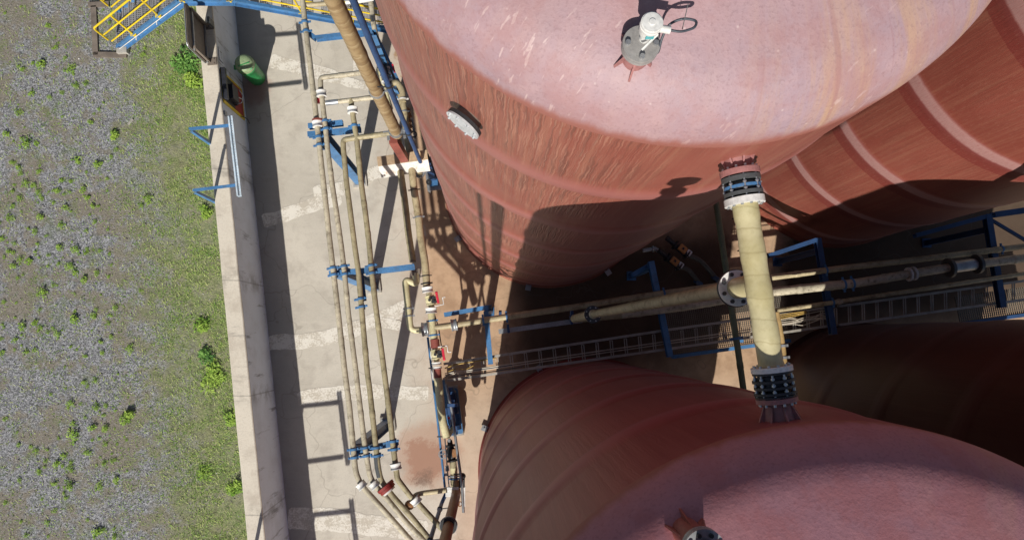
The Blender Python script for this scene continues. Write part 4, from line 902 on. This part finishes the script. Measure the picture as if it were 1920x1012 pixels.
# cable ladder
cl = thing('cable_ladder', 'steel cable ladder with rungs running from the lower valve along the rack', 'cable tray', P(840,690,1.93))
hl = 1.95
def lrail(p, q): b = MB(); b.channel(P(*p,hl), P(*q,hl), .05, .10, .008); b.build('side_rail', 'rail', cl)
lrail((832,682),(1240,620)); lrail((1240,620),(1560,575)); lrail((838,713),(1244,655)); lrail((1244,655),(1560,610)); lrail((1572,574),(1960,521)); lrail((1572,609),(1960,556))
b = MB(); b.tube(PL([(834,700),(1040,670),(1244,640.5),(1420,615),(1560,594)],hl+.03), .012, 8); b.tube(PL([(834,703),(1040,674.5),(1244,645),(1420,620)],hl+.02), .010, 8); b.build('cable', 'wirewhite', cl)
pa, pz = P(836,683,hl), P(1940,524,hl); pc, pd = P(840,712,hl), P(1940,559,hl)
for i in range(42):
    f = (i+.5)/42; a_, c_ = pa.lerp(pz, f), pc.lerp(pd, f); b = MB()
    for o in (-.024,.024): b.bar(a_+EX*o-V((0,0,.03)), c_+EX*o-V((0,0,.03)), .018, .02)
    for q_ in (a_, c_): b.bar(q_-EX*.026-V((0,0,.03)), q_+EX*.026-V((0,0,.03)), .012, .02)
    b.build('rung', 'rail', cl)
b = MB(); b.tube(bend(PL([(834,690),(850,684),(866,681),(885,678),(930,671)],hl+.02), .05), .014, 8); b.tube(bend(PL([(838,697),(856,690),(872,693),(890,684)],hl+.03), .05), .010, 8); b.build('cable', 'wireyel', cl)
b = MB(); b.tube(bend(PL([(836,705),(850,697),(880,694),(920,690),(960,684)],hl+.02), .05), .011, 8); b.tube(bend(PL([(840,708),(870,702),(900,700),(980,687)],hl+.01), .05), .010, 8); b.build('cable', 'cable', cl)
wr = thing('cable_bundle', 'tangled pale cables around the right end of the ladder by the cross pipe', 'cable', P(1500,600,hl))
for k in range(7):
    b = MB(); y0 = 592+3*k; b.tube(bend(PL([(1462,y0),(1485+R.uniform(-6,6),y0+R.uniform(-9,9)),(1510+R.uniform(-6,6),y0-4+R.uniform(-10,10)),(1540,y0-8+R.uniform(-6,6)),(1556,y0-10)],hl+.05+.01*k), .06), .009, 6); b.build('cable', 'wirewhite', wr)
for k in range(3):
    b = MB(); b.tube(bend(PL([(1460,590+4*k),(1490,586+3*k),(1512,583+2*k)],hl+.08), .05), .011, 6); b.build('cable', 'wireyel', wr)
t = thing('end_plate', 'pale flat steel plate standing at the right end of the cable ladder', 'plate', P(1560,600,1.8)); b = MB(); b.box(P(1557,600,1.95), (.02,.50,.16), (EX,EY,V((0,0,1)))); b.build('plate_body', 'rail', t)
# trunking
tr = thing('cable_trunking', 'short weathered grey trunking channel lying parallel to the yellow rack pipe', 'trunking', P(935,622,1.93))
b = MB(); b.channel(P(935,621.5,1.93), P(1092,600,1.93), .10, .07, .006); b.build('channel', 'steel', tr)
for x, y in ((952,614),(1070,598)):
    b = MB(); b.bar(P(x,y-6,2.01), P(x+2,y+10,2.01), .05, .10); b.build('bracket', 'blue_dk', tr)
for x, y in ((938,588),(1072,585)):
    b = MB(); b.box(P(x,y,2.05), (.06,.14,.12)); b.build('hanger', 'blue_dk', tr)
# walkway grating
def grating(b, p0, ex, ey, L, Wd, sp=.046, w=.013, dp=.03):
    n = int(L/sp); m = int(Wd/sp)
    for i in range(n+1): b.box(p0+ex*(i*sp)+ey*(Wd/2), (w,Wd,dp), (ex,ey,V((0,0,1))))
    for j in range(m+1): b.box(p0+ey*(j*sp)+ex*(L/2)+V((0,0,.003)), (L,w,dp*.8), (ex,ey,V((0,0,1))))
wk = thing('walkway', 'mesh grating walkway with blue edge beam beside the cable ladder', 'walkway', P(1258,668,1.6))
p0 = P(1259,664,.75); p1 = P(1480,633,.75); Lw = (p1-p0).length
b = MB(); grating(b, p0, EX, EY, Lw, .98); b.build('grating', 'grate', wk)
b = MB(); b.channel(p0-EY*.06, p0-EY*.06+EX*Lw, .08, .14, .01); b.build('edge_beam', 'blue', wk)
b = MB(); b.channel(p0+EY*1.04, p0+EY*1.04+EX*Lw, .08, .14, .01); b.build('edge_beam', 'blue_dk', wk)
b = MB(); q = P(1385,637,.92); ears(b, P(1381,634,4.5), V((.16,-.98,0)).normalized(), .054); b.box(q, (.2,.12,.06)); b.build('pipe_clamp', 'blue', wk)
w2 = thing('walkway', 'second mesh grating walkway at the far right edge beyond the dark arm', 'walkway', P(1800,600,1.6))
p0 = P(1800,603,.75); b = MB(); grating(b, p0, EX, EY, 1.9, .6, .05); b.build('grating', 'grate', w2)
b = MB(); b.channel(p0-EY*.05, p0-EY*.05+EX*1.9, .08, .12, .01); b.build('edge_beam', 'blue_dk', w2)
# dark rod beside cross pipe
conduit('twin dark blue conduit dropping beside the upper end of the cream cross pipe', [(1374,372),(1384,430),(1397,505)], .020, 'blue_dk', 5.2, clips=[(1390,470),(1380,410)])
# hose valves at the foot of the pink tank
for i, (x, y, hx, hy, lb) in enumerate(((1277,468,1345,524,'upper'),(1262,491,1312,532,'lower'))):
    q = P(x,y,.55); d = (P(hx,hy,.4)-q).normalized(); s_ = V((-d.y,d.x,0))
    t = thing('outlet_valve', '%s orange-boxed outlet valve at the shaded foot of the pink tank' % lb, 'valve', q)
    b = MB(); b.tube([q-d*.45, q-d*.2, q-d*.12, q+d*.12, q+d*.2], [.06,.06,.085,.085,.06], 14); b.ring(q-d*.18, d, .12, .04, .03); b.ring(q+d*.18, d, .12, .04, .03); b.build('valve_body', 'dark', t)
    b = MB(); b.box(q+V((0,0,.14)), (.20,.15,.10), (d,s_,V((0,0,1)))); bx = b.build('actuator', 'orange', t); b = MB(); b.box(q+V((0,0,.195)), (.05,.05,.02), (d,s_,V((0,0,1)))); b.build('indicator', 'dark', bx)
    b = MB(); b.bolts(q+d*.18, d, .1, 6, .012, .05); b.box(q+d*.19+s_*.05+V((0,0,.05)), (.12,.12,.05), (d,s_,V((0,0,1)))); b.build('coupling', 'silver', t)
    hz = thing('transfer_hose', 'black transfer hose leading down from the %s orange-boxed valve' % lb, 'hose', q+d*.2)
    b = MB(); e = P(hx,hy,.08); b.tube(bend([q+d*.2, q.lerp(e,.45)+s_*.10+V((0,0,.02)), e], .4, 10), .055, 14); b.build('hose_body', 'greyrub', hz)
    b = MB(); b.tube([e-(e-q).normalized()*.16, e+(e-q).normalized()*.05], .064, 14); b.build('hose_band', 'blue_dk', hz)
t = thing('drain_pipe', 'small steel drain fittings left of the orange-boxed valves', 'pipe', P(1225,467,.3)); b = MB(); b.tube(PL([(1205,470),(1228,466),(1250,480)],.3), .05, 12); b.ring(P(1224,467,.3), (1,.1,0), .08, .03, .03); b.build('pipe_body', 'steel', t)
# ---------------------------------------------------------------- STEP-OVER STAIR at the top left
st = thing('step_over_stair', 'blue stair with yellow handrails stepping over the bund wall at the top left', 'stair', P(225,92,0))
Wst = .85
A0 = P(226,90,.12); A1 = P(341,4,2.15); A2 = P(438,4,2.15); A3 = P(664,45,.78)
dl = (A1-A0); run = V((dl.x,dl.y,0)).normalized(); side = V((-run.y, run.x, 0))
A4 = A3 + (A3-A2)*(.72/ (A2.z-A3.z))
for o in (0, Wst):
    b = MB()
    for p, q in ((A0,A1),(A1,A2),(A2,A4)):
        b.channel(p+side*o, q+side*o, .07 if o == 0 else -.07, .22, .012)
    b.build('stringer', 'blue', st)
b = MB(); b.tube([A0+V((0,0,.05))-side*.05, A1+V((0,0,.05))-side*.05], .010, 6)
for f in (.28,.62): b.box(A0.lerp(A1,f)-side*.05, (.02,.10,.02), (run,side,V((0,0,1))))
b.build('edge_strip', 'white', st)
def treads(p, q, n, m='tread'):
    for i in range(n):
        c = p.lerp(q, (i+.5)/n) + side*(Wst/2); b = MB()
        for k in range(7): b.box(c + run*(-.11+.037*k), (.014,Wst-.08,.03), (run,side,V((0,0,1))))
        for k in range(16): b.box(c + side*(-Wst/2+.06+(Wst-.12)*k/15)+V((0,0,.004)), (.23,.012,.026), (run,side,V((0,0,1))))
        b.box(c - (run*.125 if q.z > p.z else -run*.125), (.03,Wst-.08,.05), (run,side,V((0,0,1))))
        b.build('tread', m, st)
treads(A0+V((0,0,.05)), A1+V((0,0,.05)), 9); treads(A2+V((0,0,.05)), A4+V((0,0,.05)), 9)
b = MB(); pp = A1 + V((0,0,.09)); grating(b, pp+side*.05, run, side, (A2-A1).length, Wst-.1, .05, .012); b.build('platform', 'tread', st)
for o in (0.0, Wst):
    b = MB(); H1 = V((0,0,1.05)); so = side*o
    top = bend([A0+so+V((-.05,0,.45)), A0+so+H1+V((-.05,0,-.0)), A1+so+H1, A2+so+H1, A4+so+H1], .1)
    b.tube(top, .024, 10); b.tube([A0+so+V((0,0,.72)), A1+so+V((0,0,.72)), A2+so+V((0,0,.72)), A4+so+V((0,0,.72))], .019, 8); b.tube([A0+so+V((0,0,.38)), A1+so+V((0,0,.38)), A2+so+V((0,0,.38)), A4+so+V((0,0,.38))], .019, 8); b.build('handrail', 'yellow', st)
    for p in (A0.lerp(A1,.27), A0.lerp(A1,.68), A1.lerp(A2,.05), A1.lerp(A2,.95), A2.lerp(A3,.55), A2.lerp(A3,.98)):
        b = MB(); b.tube([p+so, p+so+H1], .023, 10); b.box(p+so+V((0,0,.10)), (.13,.07,.02), (run,side,V((0,0,1)))); b.build('rail_post', 'yellow', st)
b = MB(); b.bar(A0-V((.05,0,.02)), A0+side*Wst-V((.05,0,.02)), .10, .06); b.build('bottom_beam', 'blue_dk', st)
b = MB(); b.box(A0+V((.02,-.02,-.08)), (.24,.20,.16), (run,side,V((0,0,1)))); b.build('concrete_foot', 'concrete', st); b = MB(); b.box(A0+side*(Wst)+V((.02,0,-.08)), (.24,.20,.16), (run,side,V((0,0,1)))); b.build('concrete_foot', 'concrete', st)
fr = MB(); q = P(198,60,.02)
for (x0,y0,x1,y1) in ((176,12,180,104),(176,103,238,104),(166,10,205,8)): fr.bar(P(x0,y0,.0), P(x1,y1,.0), .13, .06)
tag(fr.build('timber_edging', 'brown'), 'weathered brown timber edging laid around the foot of the stair', 'edging')
# ---------------------------------------------------------------- WALL FURNITURE
def onwall(px, py, off=0.0):
    lo, hi = -1.0, 3.0
    for _ in range(40):
        m = (lo+hi)/2; p = P(px,py,m); dd = (p-V((WX0,WY0,0))).dot(WN)-off
        if dd < 0: lo = m        # outside the face: raise the point, which moves it towards the camera axis
        else: hi = m
    return P(px,py,(lo+hi)/2)
def onw(px, py, off=0.0):
    best = None
    for i in range(0, 331):
        h = -.3 + .01*i; p = P(px,py,h); e = abs((p-V((WX0,WY0,0))).dot(WN)-off)
        if best is None or e < best[0]: best = (e, p)
    return best[1]
UPV = V((0,0,1))
c0 = onw(408,128); c1 = onw(458,172); c2 = onw(466,232); c3 = onw(419,194)
yl = [(p-V((WX0,WY0,0))).dot(WU) for p in (c0,c1,c2,c3)]; yc = (yl[0]+yl[1]+yl[2]+yl[3])/4; hw = abs((yl[0]+yl[1])-(yl[2]+yl[3]))/4
ztop = min(1.48, (c0.z+c3.z)/2); zbot = max(.18, (c1.z+c2.z)/2)
def wpt(yy, off, z): return V((WX0,WY0,0)) + WU*yy + WN*off + V((0,0,z))
fb_ = thing('fire_panel', 'yellow framed panel in black and dark red hanging on the inner wall face', 'panel', wpt(yc, .02, zbot))
mz = (ztop+zbot)/2; hh = (ztop-zbot)/2
b = MB(); b.box(wpt(yc,.012,mz), (.02,2*hw,2*hh), (WN,WU,UPV)); b.build('backing', 'yellow', fb_)
b = MB(); zs_ = zbot+hh*.95; b.box(wpt(yc,.026,(zs_+ztop-.06)/2), (.016,2*hw-.14,ztop-.06-zs_), (WN,WU,UPV)); b.build('upper_field', 'panelblk', fb_)
b = MB(); b.box(wpt(yc,.026,(zbot+.08+zs_)/2-.001), (.014,2*hw-.14,zs_-zbot-.08), (WN,WU,UPV)); b.build('lower_field', 'panelred', fb_)
b = MB(); b.box(wpt(yc+.04,.07,ztop-.02), (.10,2*hw-.05,.10), (WN,WU,UPV)); b.box(wpt(yc-.05,.09,mz+.22), (.13,.34,.35), (WN,WU,UPV)); b.box(wpt(yc-.12,.06,mz+.02), (.08,.22,.16), (WN,WU,UPV)); b.build('equipment_case', 'panelblk', fb_)
b = MB(); b.tube(bend([wpt(yc-.17,.05,mz-.08), wpt(yc-.17,.17,mz-.10), wpt(yc+.03,.20,mz-.12), wpt(yc+.14,.14,mz-.06)], .08), .012, 8); b.tube([wpt(yc-.07,.18,mz-.11), wpt(yc-.05,.10,mz+.05)], .010, 8); b.build('handle', 'silver', fb_)
b = MB(); b.tube(bend([wpt(yc-.38,.03,zbot+.3), wpt(yc-.42,.14,zbot+.2), wpt(yc-.52,.16,zbot+.12)], .05), .012, 6); b.build('hook', 'dark', fb_)
pq = onw(413,104); ln = thing('notice_plate', 'small pale notice plate with dark outline above the green bin on the wall', 'plate', pq)
yy = (pq-V((WX0,WY0,0))).dot(WU)
b = MB(); b.box(wpt(yy,.006,pq.z), (.008,.30,.24), (WN,WU,UPV)); b.build('border', 'cable', ln); b = MB(); b.box(wpt(yy,.011,pq.z), (.008,.28,.22), (WN,WU,UPV)); b.build('plate_face', 'wallface', ln)
b = MB(); b.box(wpt(yy,.016,pq.z), (.004,.16,.012), (WN,WU,UPV)); b.box(wpt(yy+.08,.016,pq.z), (.004,.012,.1), (WN,WU,UPV)); b.build('mark', 'cable', ln)
pq = onw(421,213); yy = (pq-V((WX0,WY0,0))).dot(WU); b = MB(); b.box(wpt(yy,.02,pq.z), (.04,.09,.12), (WN,WU,UPV)); b.bolts(wpt(yy,.04,pq.z), WN, .02, 2, .008, .01); tag(b.build('socket_box', 'steel'), 'small grey socket box on the wall just below the yellow framed panel', 'socket')
# green bin
bq = P(483,147,0); bx = thing('litter_bin', 'green cylindrical litter bin with faded swing lid by the wall', 'bin', bq)
tilt = [V((bq.x,bq.y,z)) for z in (0,.02,.45,.80)]
b = MB(); b.tube([bq+V((0,0,z)) for z in (.0,.015,.40,.76,.77,.80)], [.185,.195,.205,.215,.228,.228], 36); b.build('bin_body', 'bin', bx)
b = MB(); b.ring(bq+V((0,0,.80)), (0,0,1), .232, .19, .03, 36); b.build('rim', 'bin', bx)
b = MB(); b.lathe(bq, [(.222,.80),(.222,.83),(.218,.90),(.20,.955),(.15,.99),(.08,1.005),(.0,1.01)], 36); ld = b.build('lid', 'binlid', bx)
b = MB(); fd = V((.35,-.94,0)).normalized(); sd = V((-fd.y,fd.x,0)); b.box(bq+fd*.14+V((0,0,.95)), (.13,.27,.012), ((fd+V((0,0,-.55))).normalized(), sd, ((fd*.55+V((0,0,1))).normalized()))); b.box(bq+fd*.06+V((0,0,1.005)), (.02,.27,.014), (fd,sd,UPV)); b.build('flap', 'bin', ld)
b = MB(); b.box(bq-WN*.24+V((0,0,.80))-WU*.02, (.07,.10,.05), (WN,WU,UPV)); b.build('hinge', 'bin', bx)
# sign board on the coping
sb = thing('sign_board', 'dull brown sign board with rounded corners seen from behind, standing on the wall top', 'sign', P(391,84,1.6))
s0 = (P(392,121,1.64)+P(349,85,2.60))/2; s1 = (P(388,46,1.64)+P(342,3,2.60))/2; s0.z = s1.z = 0
du = (s1-s0); Ls = du.length; du.normalize(); dn_ = V((du.y,-du.x,0)); cs = (s0+s1)/2
def rrect(b, c, u, w, nrm_, hw, hh, rad, t):
    pts = []
    for (sx,sy,a0) in ((1,1,0),(-1,1,90),(-1,-1,180),(1,-1,270)):
        for k in range(6): a = math.radians(a0+18*k); pts.append(c + u*(sx*(hw-rad)+rad*math.cos(a)) + w*(sy*(hh-rad)+rad*math.sin(a)))
    n = len(pts); b.add([p+nrm_*t/2 for p in pts]+[p-nrm_*t/2 for p in pts], [tuple(range(n)), tuple(range(2*n-1,n-1,-1))]+[(i,i+n,(i+1)%n+n,(i+1)%n) for i in range(n)])
b = MB(); rrect(b, cs+V((0,0,2.13)), du, UPV, dn_, Ls/2, .48, .10, .02); b.build('panel', 'brown', sb)
b = MB(); rrect(b, cs+V((0,0,2.13))-dn_*.016, du, UPV, dn_, Ls/2+.018, .498, .11, .016); b.build('front_face', 'steel', sb)
for f in (.06, .94):
    p = s0 + du*(Ls*f) + dn_*.045; b = MB(); b.bar(V((p.x,p.y,1.61)), V((p.x,p.y,2.40)), .05, .05); b.build('post', 'brown', sb)
    b = MB(); b.box(V((p.x,p.y,1.612))+dn_*.05, (.20,.16,.014), (dn_,du,UPV))
    for k in (-1,1): b.cyl(V((p.x,p.y,1.61))+dn_*.10+du*k*.05, V((p.x,p.y,1.635))+dn_*.10+du*k*.05, .012, n=6)
    b.build('base_plate', 'brown', sb)
for z in (1.70, 2.36):
    b = MB(); b.bar(s0+V((0,0,z))+dn_*.03, s1+V((0,0,z))+dn_*.03, .03, .045); b.build('rail', 'steel', sb)
b = MB(); b.box(onw(395,42,.03), (.05,.14,.26), (WN,WU,UPV)); b.build('wall_bracket', 'greyrub', sb)
# tray frames along the wall top
def trayframe(label):
    hz_ = 2.55; t = thing('tray_frame', label, 'bracket', P(362,242,0), 'blue frames holding white trays over the wall')
    for (x0,y0,x1,y1) in ((355,242,436,235),(362,357,443,347)):
        b = MB(); b.channel(P(x0,y0,hz_), P(x1,y1,hz_), .05, .06, .008); b.build('arm', 'blue', t)
        q = P(x0,y0,hz_); b = MB(); b.channel(V((q.x+.02,q.y-.02,-.02)), V((q.x+.02,q.y-.02,hz_-.04)), .06, .06, .008, up=WU); b.build('post', 'blue', t)
    p0, p1 = P(432,218,hz_+.06), P(449,367,hz_+.06); d = (p1-p0).normalized(); s_ = V((-d.y,d.x,0)); L = (p1-p0).length; c = (p0+p1)/2
    b = MB()
    for k in (-1,1): b.box(c+s_*.034*k, (L,.03,.05), (d,s_,UPV))
    n = int(L/.055)
    for k in range(n+1): b.box(p0+d*(L*k/n)-V((0,0,.02)), (.036,.07,.008), (d,s_,UPV))
    b.build('perforated_tray', 'traywhite', t)
    for k in range(4):
        b = MB(); b.box(p0+d*(L*(k+.6)/4)-s_*.05+V((0,0,.0)), (.014,.04,.03), (d,s_,UPV)); b.build('clip', 'cable', t)
    return t
f1 = trayframe('blue bracket frame holding a white perforated tray over the wall below the yellow framed panel')
for k, lb in ((9.1,'blue bracket frame with white tray further down the wall past the bottom edge'),(11.6,'last blue bracket frame with white tray beyond the bottom edge of the yard')):
    o = copy_tree(f1); o.location = f1.location - WU*k; o['label'] = lb
# ---------------------------------------------------------------- VEGETATION
def leafclump(rad, n, hgt, leaf, seed):
    """ragged plant: several off-centre rosettes of leaves of different height with gaps between"""
    rr = random.Random(seed); b = MB(); sh = []
    m = rr.randint(3,5) if rad < .2 else rr.randint(6,9); lobes = []
    for k in range(m):
        a = rr.uniform(0,6.283); d = rad*rr.uniform(.05,.8); lobes.append((d*math.cos(a), d*math.sin(a), rad*rr.uniform(.28,.55), hgt*rr.uniform(.45,1.0), rr.uniform(-.3,.3)))
    for i in range(n):
        lx, ly, lr, lh, lt = lobes[i % m]
        a = rr.uniform(0,6.283); d = lr*rr.random()**.7; z = lh*(1-(d/lr)**2*.8)*rr.uniform(.4,1)+.01
        c = V((lx+d*math.cos(a), ly+d*math.sin(a), z)); o = a+rr.uniform(-.8,.8)
        u = V((math.cos(o), math.sin(o), rr.uniform(-.25,.45))).normalized(); w = u.cross(V((rr.uniform(-.5,.5),rr.uniform(-.5,.5),1))).normalized()
        L = leaf*rr.uniform(.5,1.4); wd = L*rr.uniform(.35,.55)
        b.add([c, c+u*L*.5+w*wd*.5, c+u*L+V((0,0,-.15*L)), c+u*L*.5-w*wd*.5], [(0,1,2,3)]); q = max(0,min(1, rr.uniform(0,.8)*(.3+.7*z/hgt)+lt+.1)); sh += [q]*4
    return b, sh
protos = []
for i in range(7):
    b, sh = leafclump(.062+.011*i, 55+14*i, .05+.012*i, .036, 100+i); o = b.build('weed_plant', 'weed', None, {'shade': sh}); protos.append(o)
small = [(89,50),(105,88),(122,110),(42,131),(76,124),(135,135),(142,160),(165,172),(59,175),(186,206),(172,231),(12,250),(34,215),(50,270),(67,270),(145,302),(209,295),(183,307),(36,317),(72,320),(50,344),(60,350),(116,338),(156,357),(167,371),(112,359),(276,371),(37,371),(24,385),(100,380),(124,389),(175,385),(76,405),(17,411),(116,422),(180,417),(202,430),(66,435),(70,457),(113,467),(146,466),(162,474),(205,475),(5,447),(9,482),(19,472),(25,497),(136,497),(39,486),(56,487),(142,511),(182,513),(205,518),(157,526),(100,536),(82,548),(10,566),(6,608),(44,611),(65,606),(140,602),(112,626),(90,623),(179,591),(207,592),(217,578),(189,640),(209,633),(241,652),(29,637),(6,658),(50,661),(67,656),(162,668),(160,718),(135,753),(182,763),(201,760),(139,793),(160,782),(177,801),(201,802),(145,815),(199,832),(219,831),(120,853),(167,849),(110,868),(85,876),(132,878),(197,868),(218,862),(59,836),(37,900),(102,906),(217,898),(190,913),(132,910),(80,936),(124,932),(165,974),(187,996),(217,1006),(92,978),(50,1003),(12,943),(215,991)]
for i in range(170):
    bx_, by_ = R.choice(small[:107]); small.append((min(300,max(0,bx_+R.gauss(0,22))), by_+R.gauss(0,16)) if i % 3 else (R.uniform(0,300), R.uniform(5,1010)))
first = True; used = set()
for i, (x, y) in enumerate(small):
    k = i % 7; o = protos[k] if k not in used else protos[k].copy()
    if k in used: COL.objects.link(o)
    used.add(k)
    q = P(x,y,-.02); s = (R.choice((.6,.75,.9,1.0,1.25))*R.uniform(.85,1.15) if i < 107 else R.uniform(.3,.65))
    o.location = q; o.rotation_euler = (0,0,R.uniform(0,6.28)); o.scale = (s*1.05,s*R.uniform(.8,1.2),s)
    tag(o, 'small bright green weed clump growing in the grey gravel', 'weed', 'small weeds in the gravel')
def bigplant(x, y, rad, n, hgt, leaf, mat, label, seed, name='bush'):
    b, sh = leafclump(rad, n, hgt, leaf, seed); o = b.build(name, mat, None, {'shade': sh}); o.location = P(x,y,-.02); tag(o, label, 'plant')
bigplant(221,255,.15,300,.14,.045,'weed','roundest bright green weed standing alone beside the pale stone scrap',1)
bigplant(242,779,.19,380,.18,.05,'weed','largest bright weed in the gravel next to the brown bare patch',2)
bigplant(382,607,.22,330,.16,.06,'weed','light green bush in the grass right of the middle gravel',3)
bigplant(389,672,.20,330,.18,.06,'weed_dk','dark green bush in the grass above the spreading light one',4)
bigplant(394,706,.34,620,.16,.06,'weed','wide spreading light green bush in the grass near the wall',5)
bigplant(436,782,.18,200,.15,.06,'weed','green plant leaning on the wall edge below the spreading bush',6)
bigplant(447,913,.24,330,.2,.06,'weed','leafy light green bush against the wall near the lowest edge',7)
bigplant(388,396,.20,300,.15,.055,'weed','green bush at the wall below the lower arm of the tray frame',8)
bigplant(349,122,.40,600,.20,.075,'weed_dk','tall pale green grassy tuft under the brown sign board',9)
bigplant(366,152,.30,420,.18,.07,'weed','bright grassy bush just below the sign board tuft',10)
bigplant(385,884,.20,180,.12,.05,'weed','thin green plant in dry grass left of the leafy bush by the wall',11)
# grass as one mass
b = MB(); sh = []; rg = random.Random(5)
cnt = 0
while cnt < 52000:
    y = rg.uniform(-7.5, 9.5); off = -.36 - abs(rg.gauss(0, 1.25))
    if rg.random() < .35: off = -rg.uniform(.36, 7.5)
    c = V((wx(y)+off, y, -.02)); nn = noise.noise(c*1.1)+.6*noise.noise(c*3.7)
    dense = 1.0 if off > -1.9 else .5
    if nn < rg.uniform(-.55,.45)/dense*.8: continue
    cnt += 1
    a = rg.uniform(0,6.283); L = rg.uniform(.035,.10); u = V((math.cos(a),math.sin(a),rg.uniform(.25,1.1))).normalized()*L; w = V((-math.sin(a),math.cos(a),0))*rg.uniform(.004,.009)
    b.add([c-w, c+w, c+u], [(0,1,2)]); s = rg.random(); s = s*s if nn > .25 else s; sh += [s]*3
tag(b.build('grass', 'grass', None, {'shade': sh}), 'short patchy grass and straw along the outer foot of the wall', 'grass', kind='stuff')
b = MB(); sh = []
for i in range(5200):
    y = rg.uniform(-7, 9); off = -rg.uniform(.4, 7.6); c = V((wx(y)+off, y, -.02)); s = rg.uniform(.008,.026)*(1.5 if rg.random()<.06 else 1)
    d = V((rg.uniform(-1,1),rg.uniform(-1,1),0)).normalized(); e = V((-d.y,d.x,0))
    b.add([c+d*s, c+e*s*.7, c-d*s*.9, c-e*s*.8, c+V((0,0,s*.8))], [(0,1,4),(1,2,4),(2,3,4),(3,0,4)]); sh += [rg.random()**1.5]*5
tag(b.build('gravel_stones', 'debris', None, {'shade': sh}), 'loose pale and dark stones scattered over the gravel', 'gravel', kind='stuff')
b = MB(); b.box(P(245,229,.0), (.17,.05,.03), (V((.6,.8,0)),V((-.8,.6,0)),UPV)); tag(b.build('stone_scrap', 'concrete'), 'pale flat stone scrap on the gravel above the roundest weed', 'stone')
# ---------------------------------------------------------------- LIGHT, SKY, CAMERA
EL = math.radians(38.5); hx, hy = -.165, -.986
sun = bpy.data.lights.new('sun', 'SUN'); sun.energy = 5.0; sun.angle = math.radians(.53); sun.color = (1,.955,.88)
so = bpy.data.objects.new('sun', sun); COL.objects.link(so)
dirv = V((-hx*math.cos(EL), -hy*math.cos(EL), -math.sin(EL))); so.rotation_euler = dirv.to_track_quat('-Z','Y').to_euler(); so.location = (-5,-20,25)
wd = bpy.data.worlds.new('World'); SC.world = wd; wd.use_nodes = True; nt = wd.node_tree; bg = nt.nodes['Background']
sk = nt.nodes.new('ShaderNodeTexSky'); sk.sky_type = 'NISHITA'; sk.sun_disc = False; sk.sun_elevation = EL; sk.sun_rotation = math.atan2(hx, hy); sk.air_density = 1.0; sk.dust_density = 1.2
nt.links.new(sk.outputs[0], bg.inputs[0]); bg.inputs[1].default_value = .056
cam = bpy.data.cameras.new('camera'); cam.sensor_fit = 'HORIZONTAL'; cam.sensor_width = 36; cam.lens = FL*36/1920; cam.clip_end = 1000; cam.clip_start = .05
co = bpy.data.objects.new('camera', cam); COL.objects.link(co)
mw = Matrix((XC, YC, ZC)).to_4x4(); mw.translation = V((0,0,D)); co.matrix_world = mw
SC.camera = co
SC.view_settings.view_transform = 'Standard'; SC.view_settings.look = 'None'; SC.view_settings.exposure = 0
SC.render.engine = 'CYCLES'; SC.cycles.max_bounces = 5; SC.cycles.diffuse_bounces = 2
